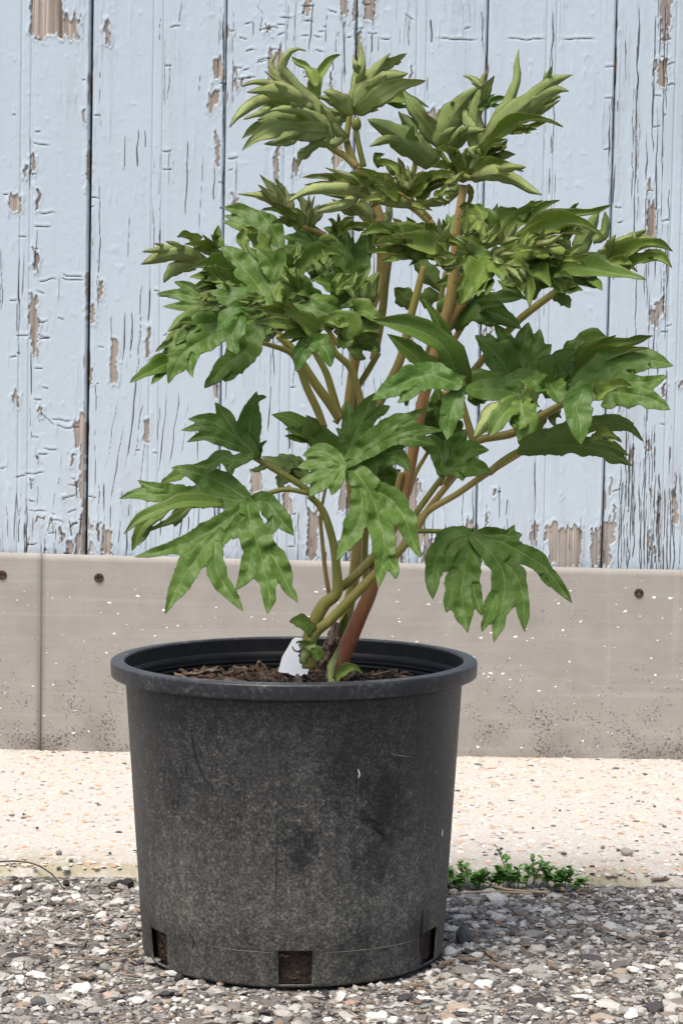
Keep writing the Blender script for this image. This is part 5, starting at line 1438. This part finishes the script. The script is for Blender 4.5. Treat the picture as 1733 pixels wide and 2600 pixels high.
# lower right full-grown leaf
lf = leaf('F', [(610, 835, 26), (700, 833, 26), (800, 838, 26), (940, 862, 22)], -.06, (.1, .1))
U(lf, 'F', 'T', [([(940, 862), (850, 860), (770, 920), (730, 1050), (728, 1198)], 125), ([(930, 870), (905, 1000), (880, 1150), (911, 1372)], 165), ([(890, 980), (830, 1150), (799, 1268)], 105), ([(915, 1020), (955, 1180), (988, 1284)], 75), ([(910, 870), (830, 910), (790, 1050)], 120)], -.08, .1, 0, .42, 0, .25)
U(lf, 'F', 'T', [([(950, 865), (1060, 980), (1110, 1100), (1085, 1280), (1053, 1428)], 125), ([(1085, 1120), (1030, 1260), (988, 1368)], 85), ([(1030, 950), (1140, 1030), (1200, 1150), (1216, 1374)], 95)], -.085, .1, 0, .42, 0, .28)
U(lf, 'F', 'T', [([(945, 860), (1040, 850), (1120, 850), (1162, 798)], 85), ([(1080, 860), (1140, 860), (1202, 850)], 70), ([(960, 862), (1080, 890), (1220, 960), (1330, 1040), (1467, 1217)], 105), ([(1290, 1000), (1325, 1080), (1352, 1133)], 45)], -.07, .1, 0, .4, 0, .3)

# ---- old wood, bracts at the base
q = catmull([(150, 1570, 84), (172, 1480, 82), (192, 1420, 74), (212, 1350, 52), (222, 1318, 26)], 26)
P = crop('F', [tuple(v) for v in q])
A = np.array([(p_[0], p_[1], p_[2] * CROPS['F'][2]) for p_ in P])
C = at(A[:, 0], A[:, 1], .012) - POFF
V, qd, cp = tube_arrays(C, A[:, 2] / 2 * KM * (1 + .10 * (vnoise(np.arange(26) * .8, np.zeros(26), 3) - .5)), 22)
nzv = fbm(V[:, 0] * 420, V[:, 2] * 160 + V[:, 1] * 300, 4)
V[:, :2] += (V[:, :2] - np.interp(V[:, 2], np.sort(C[:, 2]), C[np.argsort(C[:, 2]), 0])[:, None] * np.array([1, 0]) - np.array([0, .012 - POFF[1]])) * (nzv[:, None] - .5) * 1.1
obj('old_wood', new_mesh('old_wood', V, [qd, cp], False), M['wood'], plant)


def bract(k, pts, w, y0, y1, kind, curl, yg):
    V, q_, d, p_, e_ = strip_arrays(k, pts, w, y0, y1, kind, curl, .4, .5)
    o = finish_leaflet(V, q_, d, p_, e_, yg, plant)
    o.name = 'bract'; o.data.name = 'bract'
    return o


bract('F', [(210, 1625), (250, 1585), (310, 1565), (362, 1600)], 60, -.055, -.06, 'T', 1.2, .7)
bract('F', [(195, 1640), (190, 1570), (210, 1500), (230, 1440)], 60, -.05, -.03, 'U', 1.3, .9)
bract('E', [(1290, 1720), (1240, 1670), (1190, 1640), (1135, 1640)], 90, -.06, -.06, 'T', .8, .6)
bract('F', [(130, 1520), (100, 1470), (50, 1440), (10, 1420)], 70, -.09, -.09, 'T', 1.3, .4)
bract('F', [(40, 1540), (50, 1500), (90, 1450), (130, 1500)], 60, -.09, -.085, 'U', 1.0, .9)
bract('F', [(215, 1470), (240, 1400), (262, 1310), (275, 1260)], 60, .02, .02, 'T', 1.0, .3)

# ------------------------------------------------------------------ loose things on the ground
def gpt(px, py, z=0.0):
    """photo pixel -> point on the ground plane z"""
    d = np.array([(px - PX_W / 2) / F_PX, -(py - PX_H / 2) / F_PX, -1.0]) @ ROTN.T
    t = (z - CAMN[2]) / d[2]
    return CAMN + d * t


srng = np.random.RandomState(77)


def rock(px, py, wpx, col, label, flat=.75, z=0.0, group=None, jag=.14):
    P = gpt(px, py, z)
    w = wpx / F_PX * np.linalg.norm(P - CAMN)
    me = rocks_mesh('loose_stone', np.zeros((1, 3)), np.array([w]), np.array([col]), srng, 1, flat, .10, jag, smooth=False)
    o = obj('loose_stone', me, M['stone'])
    o.location = (P[0], P[1], P[2])
    tag(o, label, 'stone', group)
    return o


rock(1175, 2392, 44, (.09, .09, .092), 'round dark grey stone beside the right drain hole of the pot', .95, -.002, None, .08)
rock(1140, 2430, 44, (.46, .44, .41), 'angular pale grey stone touching the pot beside the dark round stone', .6, -.002)
rock(100, 2553, 50, (.10, .10, .098), 'broad dark grey stone set in the pale gravel left of the pot', .5, -.003)
rock(390, 2447, 44, (.24, .23, .21), 'flat grey stone tucked under the left drain hole', .45, -.002)
rock(455, 2494, 28, (.035, .033, .034), 'small black stone under the front left edge of the pot', .8, -.002)
rock(1290, 2345, 26, (.40, .385, .37), 'small upright pale stone right of the pot on asphalt', .95, -.002)
rock(1380, 2505, 26, (.09, .075, .075), 'dark brownish angular stone on the open asphalt right of the pot', .7, -.002)
rock(452, 2530, 30, (.12, .07, .065), 'flat dark red brown stone in front of the pot', .4, -.002)
rock(1589, 2172, 26, (.30, .28, .25), 'largest grey pebble lying on the concrete slab', .85, .007)
rock(1430, 2172, 14, (.13, .12, .115), 'small dark pebble on the concrete slab above the weeds', .8, .007)
for (x, y, w) in [(1529, 2155, 14), (1568, 2162, 11), (1577, 2188, 8), (1502, 2203, 12), (1727, 2172, 10), (1615, 2137, 7), (1352, 2106, 9), (1271, 2157, 8), (1258, 2172, 10), (150, 2170, 16), (180, 2188, 16), (95, 2105, 10), (280, 2170, 10), (60, 2070, 8), (1660, 2050, 8), (1420, 2060, 8)]:
    rock(x, y, w, (.09, .085, .08) if w < 14 else (.22, .2, .18), 'tiny dark pebble scattered on the pale concrete slab', .75, .007, 'tiny pebbles on the slab')
for (x, y, w) in [(168, 2249, 22), (325, 2252, 32), (285, 2254, 20), (40, 2240, 24), (305, 2246, 18)]:
    rock(x, y, w, (.03, .028, .026), 'black crumb of asphalt in the joint at the slab edge', .7, -.001, 'asphalt crumbs along the slab edge')

wrg = random.Random(14)
chip_me = []
for i in range(6):
    V, q_, t_ = chip_arrays(1.0, .2, .10, wrg)
    cm = new_mesh('wood_chip', V, [q_, t_], False); cm.materials.append(M['chip']); chip_me.append(cm)
CH = [(265, 2440, 60, .2), (240, 2320, 46, .5), (330, 2420, 56, .35), (95, 2420, 40, -.1), (60, 2398, 50, -.6), (100, 2390, 50, -.2), (215, 2438, 52, 0), (430, 2505, 50, .5), (1135, 2445, 60, .3), (1190, 2437, 58, -.05), (1240, 2425, 70, -.6), (1270, 2455, 74, -.4), (1405, 2455, 64, -.6), (1460, 2466, 52, -.15), (1530, 2360, 66, -.5), (1650, 2385, 74, -.1), (1270, 2378, 46, -.1), (1300, 2420, 34, 1.1), (1050, 2505, 70, .1), (1490, 2260, 60, .2), (1680, 2235, 60, .1), (170, 2552, 46, -.7), (1150, 2230, 60, -.2), (1210, 2228, 70, -.15), (1330, 2325, 46, -.2), (40, 2240, 40, .7), (20, 2245, 36, .4), (1060, 2545, 50, .2), (640, 2570, 46, .1), (840, 2560, 40, .4), (1560, 2540, 40, -.5), (300, 2580, 50, .3)]
for i, (x, y, L, a) in enumerate(CH):
    P = gpt(x, y, .002)
    o = obj('wood_chip', chip_me[i % 6])
    l = L / F_PX * np.linalg.norm(P - CAMN)
    o.location = (P[0], P[1], .0032)
    o.scale = (l, l, l * .8)
    o.rotation_euler = (0, 0, math.atan2(math.sin(a) * 3.2, math.cos(a)))
    tag(o, 'weathered brown wood chip lying on the asphalt gravel', 'wood chip', 'wood chips around the pot')

q = catmull([(-40, 2196), (0, 2195), (50, 2197), (95, 2207), (130, 2226), (164, 2248)], 30)
P = np.array([gpt(x, y, .006) for x, y in q]); P[:, 2] = .0075 + .003 * np.sin(np.linspace(0, 3, 30)); P[-5:, 2] = np.linspace(.0075, .002, 5)
o = tube('dark_twig', P, np.full(30, .0009), M['twig'], None, 7)
tag(o, 'thin dark curved twig across the edge of the slab', 'twig')
for i, (pts, lab) in enumerate([([(1165, 2270), (1230, 2266), (1300, 2268), (1350, 2271)], 'long pale straw at the foot of the weeds'), ([(1250, 2252), (1300, 2262), (1395, 2268)], 'second dry straw crossing under the weeds'), ([(1150, 2222), (1200, 2230), (1240, 2231)], 'short brown straw behind the weeds by the pot')]):
    q = catmull(pts, 16)
    P = np.array([gpt(x, y, .004) for x, y in q]); P[:, 2] = .0048
    tag(tube('straw', P, np.full(16, .0013), M['straw'], None, 6), lab, 'straw')


def weed(px, py, h, n, seed, label):
    rg = random.Random(seed)
    P = gpt(px, py, .002)
    root = empty('weed', tuple(P)); tag(root, label, 'weed', 'weeds in the joint by the pot')
    Vs, Fs = [], []
    for sidx in range(n):
        a = rg.uniform(0, 6.28); lean = rg.uniform(.1, .9)
        H = h * rg.uniform(.5, 1)
        bx, by = rg.gauss(0, .006), rg.gauss(0, .004)
        tip = np.array([bx + math.cos(a) * lean * H, by + math.sin(a) * lean * H * .7, H])
        for j in range(7):
            t = .25 + .75 * j / 6
            c = np.array([bx, by, 0]) * (1 - t) + tip * t
            for sgn in (0, 1):
                d = rg.uniform(0, 6.28) if j < 6 else sgn * 3.1 + a
                L = .0105 * (1.1 - .5 * t) * rg.uniform(.7, 1.3); el = rg.uniform(-.1, .8)
                D = np.array([math.cos(d) * math.cos(el), math.sin(d) * math.cos(el), math.sin(el)])
                W = np.cross(D, [0, 0, 1]); W /= np.linalg.norm(W) + 1e-6
                b0 = len(Vs)
                up = np.array([0, 0, .0004])
                Vs += [c, c + D * L * .35 + W * L * .36 + up, c + D * L * .75 + W * L * .3 + up, c + D * L, c + D * L * .75 - W * L * .3 + up, c + D * L * .35 - W * L * .36 + up]
                Fs += [(b0, b0 + 1, b0 + 5), (b0 + 1, b0 + 2, b0 + 4), (b0 + 1, b0 + 4, b0 + 5), (b0 + 2, b0 + 3, b0 + 4)]
        C = np.array([np.array([bx, by, -.002]) * (1 - t) + tip * t for t in np.linspace(0, 1, 5)])
        tube('stem', C, np.full(5, .0006), M['weed'], root, 5)
    obj('foliage', new_mesh('foliage', Vs, np.array(Fs), False), M['weed'], root)


for i, (x, y, h, n, lab) in enumerate([(1150, 2252, .020, 6, 'small green weed growing against the pot'), (1172, 2240, .030, 2, 'lone upright weed sprig beside the pot'), (1215, 2250, .018, 5, 'low green weed behind the long straw'), (1262, 2250, .022, 6, 'leafy weed in the middle of the clump'), (1292, 2236, .036, 2, 'tallest weed sprig of the clump leaning over the slab'),
                                       (1318, 2250, .020, 5, 'small bushy weed between the two taller sprigs'), (1345, 2240, .034, 3, 'tall star leaved weed sprig in the clump'), (1400, 2248, .024, 6, 'bushy weed at the far end of the clump'), (1432, 2250, .020, 5, 'last weed of the clump away from the pot'), (1455, 2254, .012, 3, 'tiny weed seedling past the end of the clump')]):
    weed(x, y, h, n, 40 + i, lab)

Vs, Qs, Ts, off = [], [], [], 0
for i in range(420):
    x, y = wrg.uniform(-.5, .5), -.4 + .66 * wrg.random() ** .8
    if math.hypot(x, y) < .15: continue
    V, q_, t_ = chip_arrays(wrg.uniform(.006, .018), wrg.uniform(.001, .0024), wrg.uniform(.0008, .0015), wrg)
    Mx = np.array(Matrix.Rotation(wrg.uniform(0, 6.28), 3, 'Z') @ Matrix.Rotation(wrg.gauss(0, .12), 3, 'Y'))
    Vs.append(V @ Mx.T + np.array([x, y, float(asph_h(np.array([x]), np.array([y]))[0]) + .0042])); Qs.append(q_ + off); Ts.append(t_ + off); off += len(V)
tag(obj('wood_fibres', new_mesh('wood_fibres', np.concatenate(Vs), [np.concatenate(Qs), np.concatenate(Ts)], False), M['chip']), 'fine brown wood fibres scattered through the asphalt gravel', 'litter', kind='stuff')
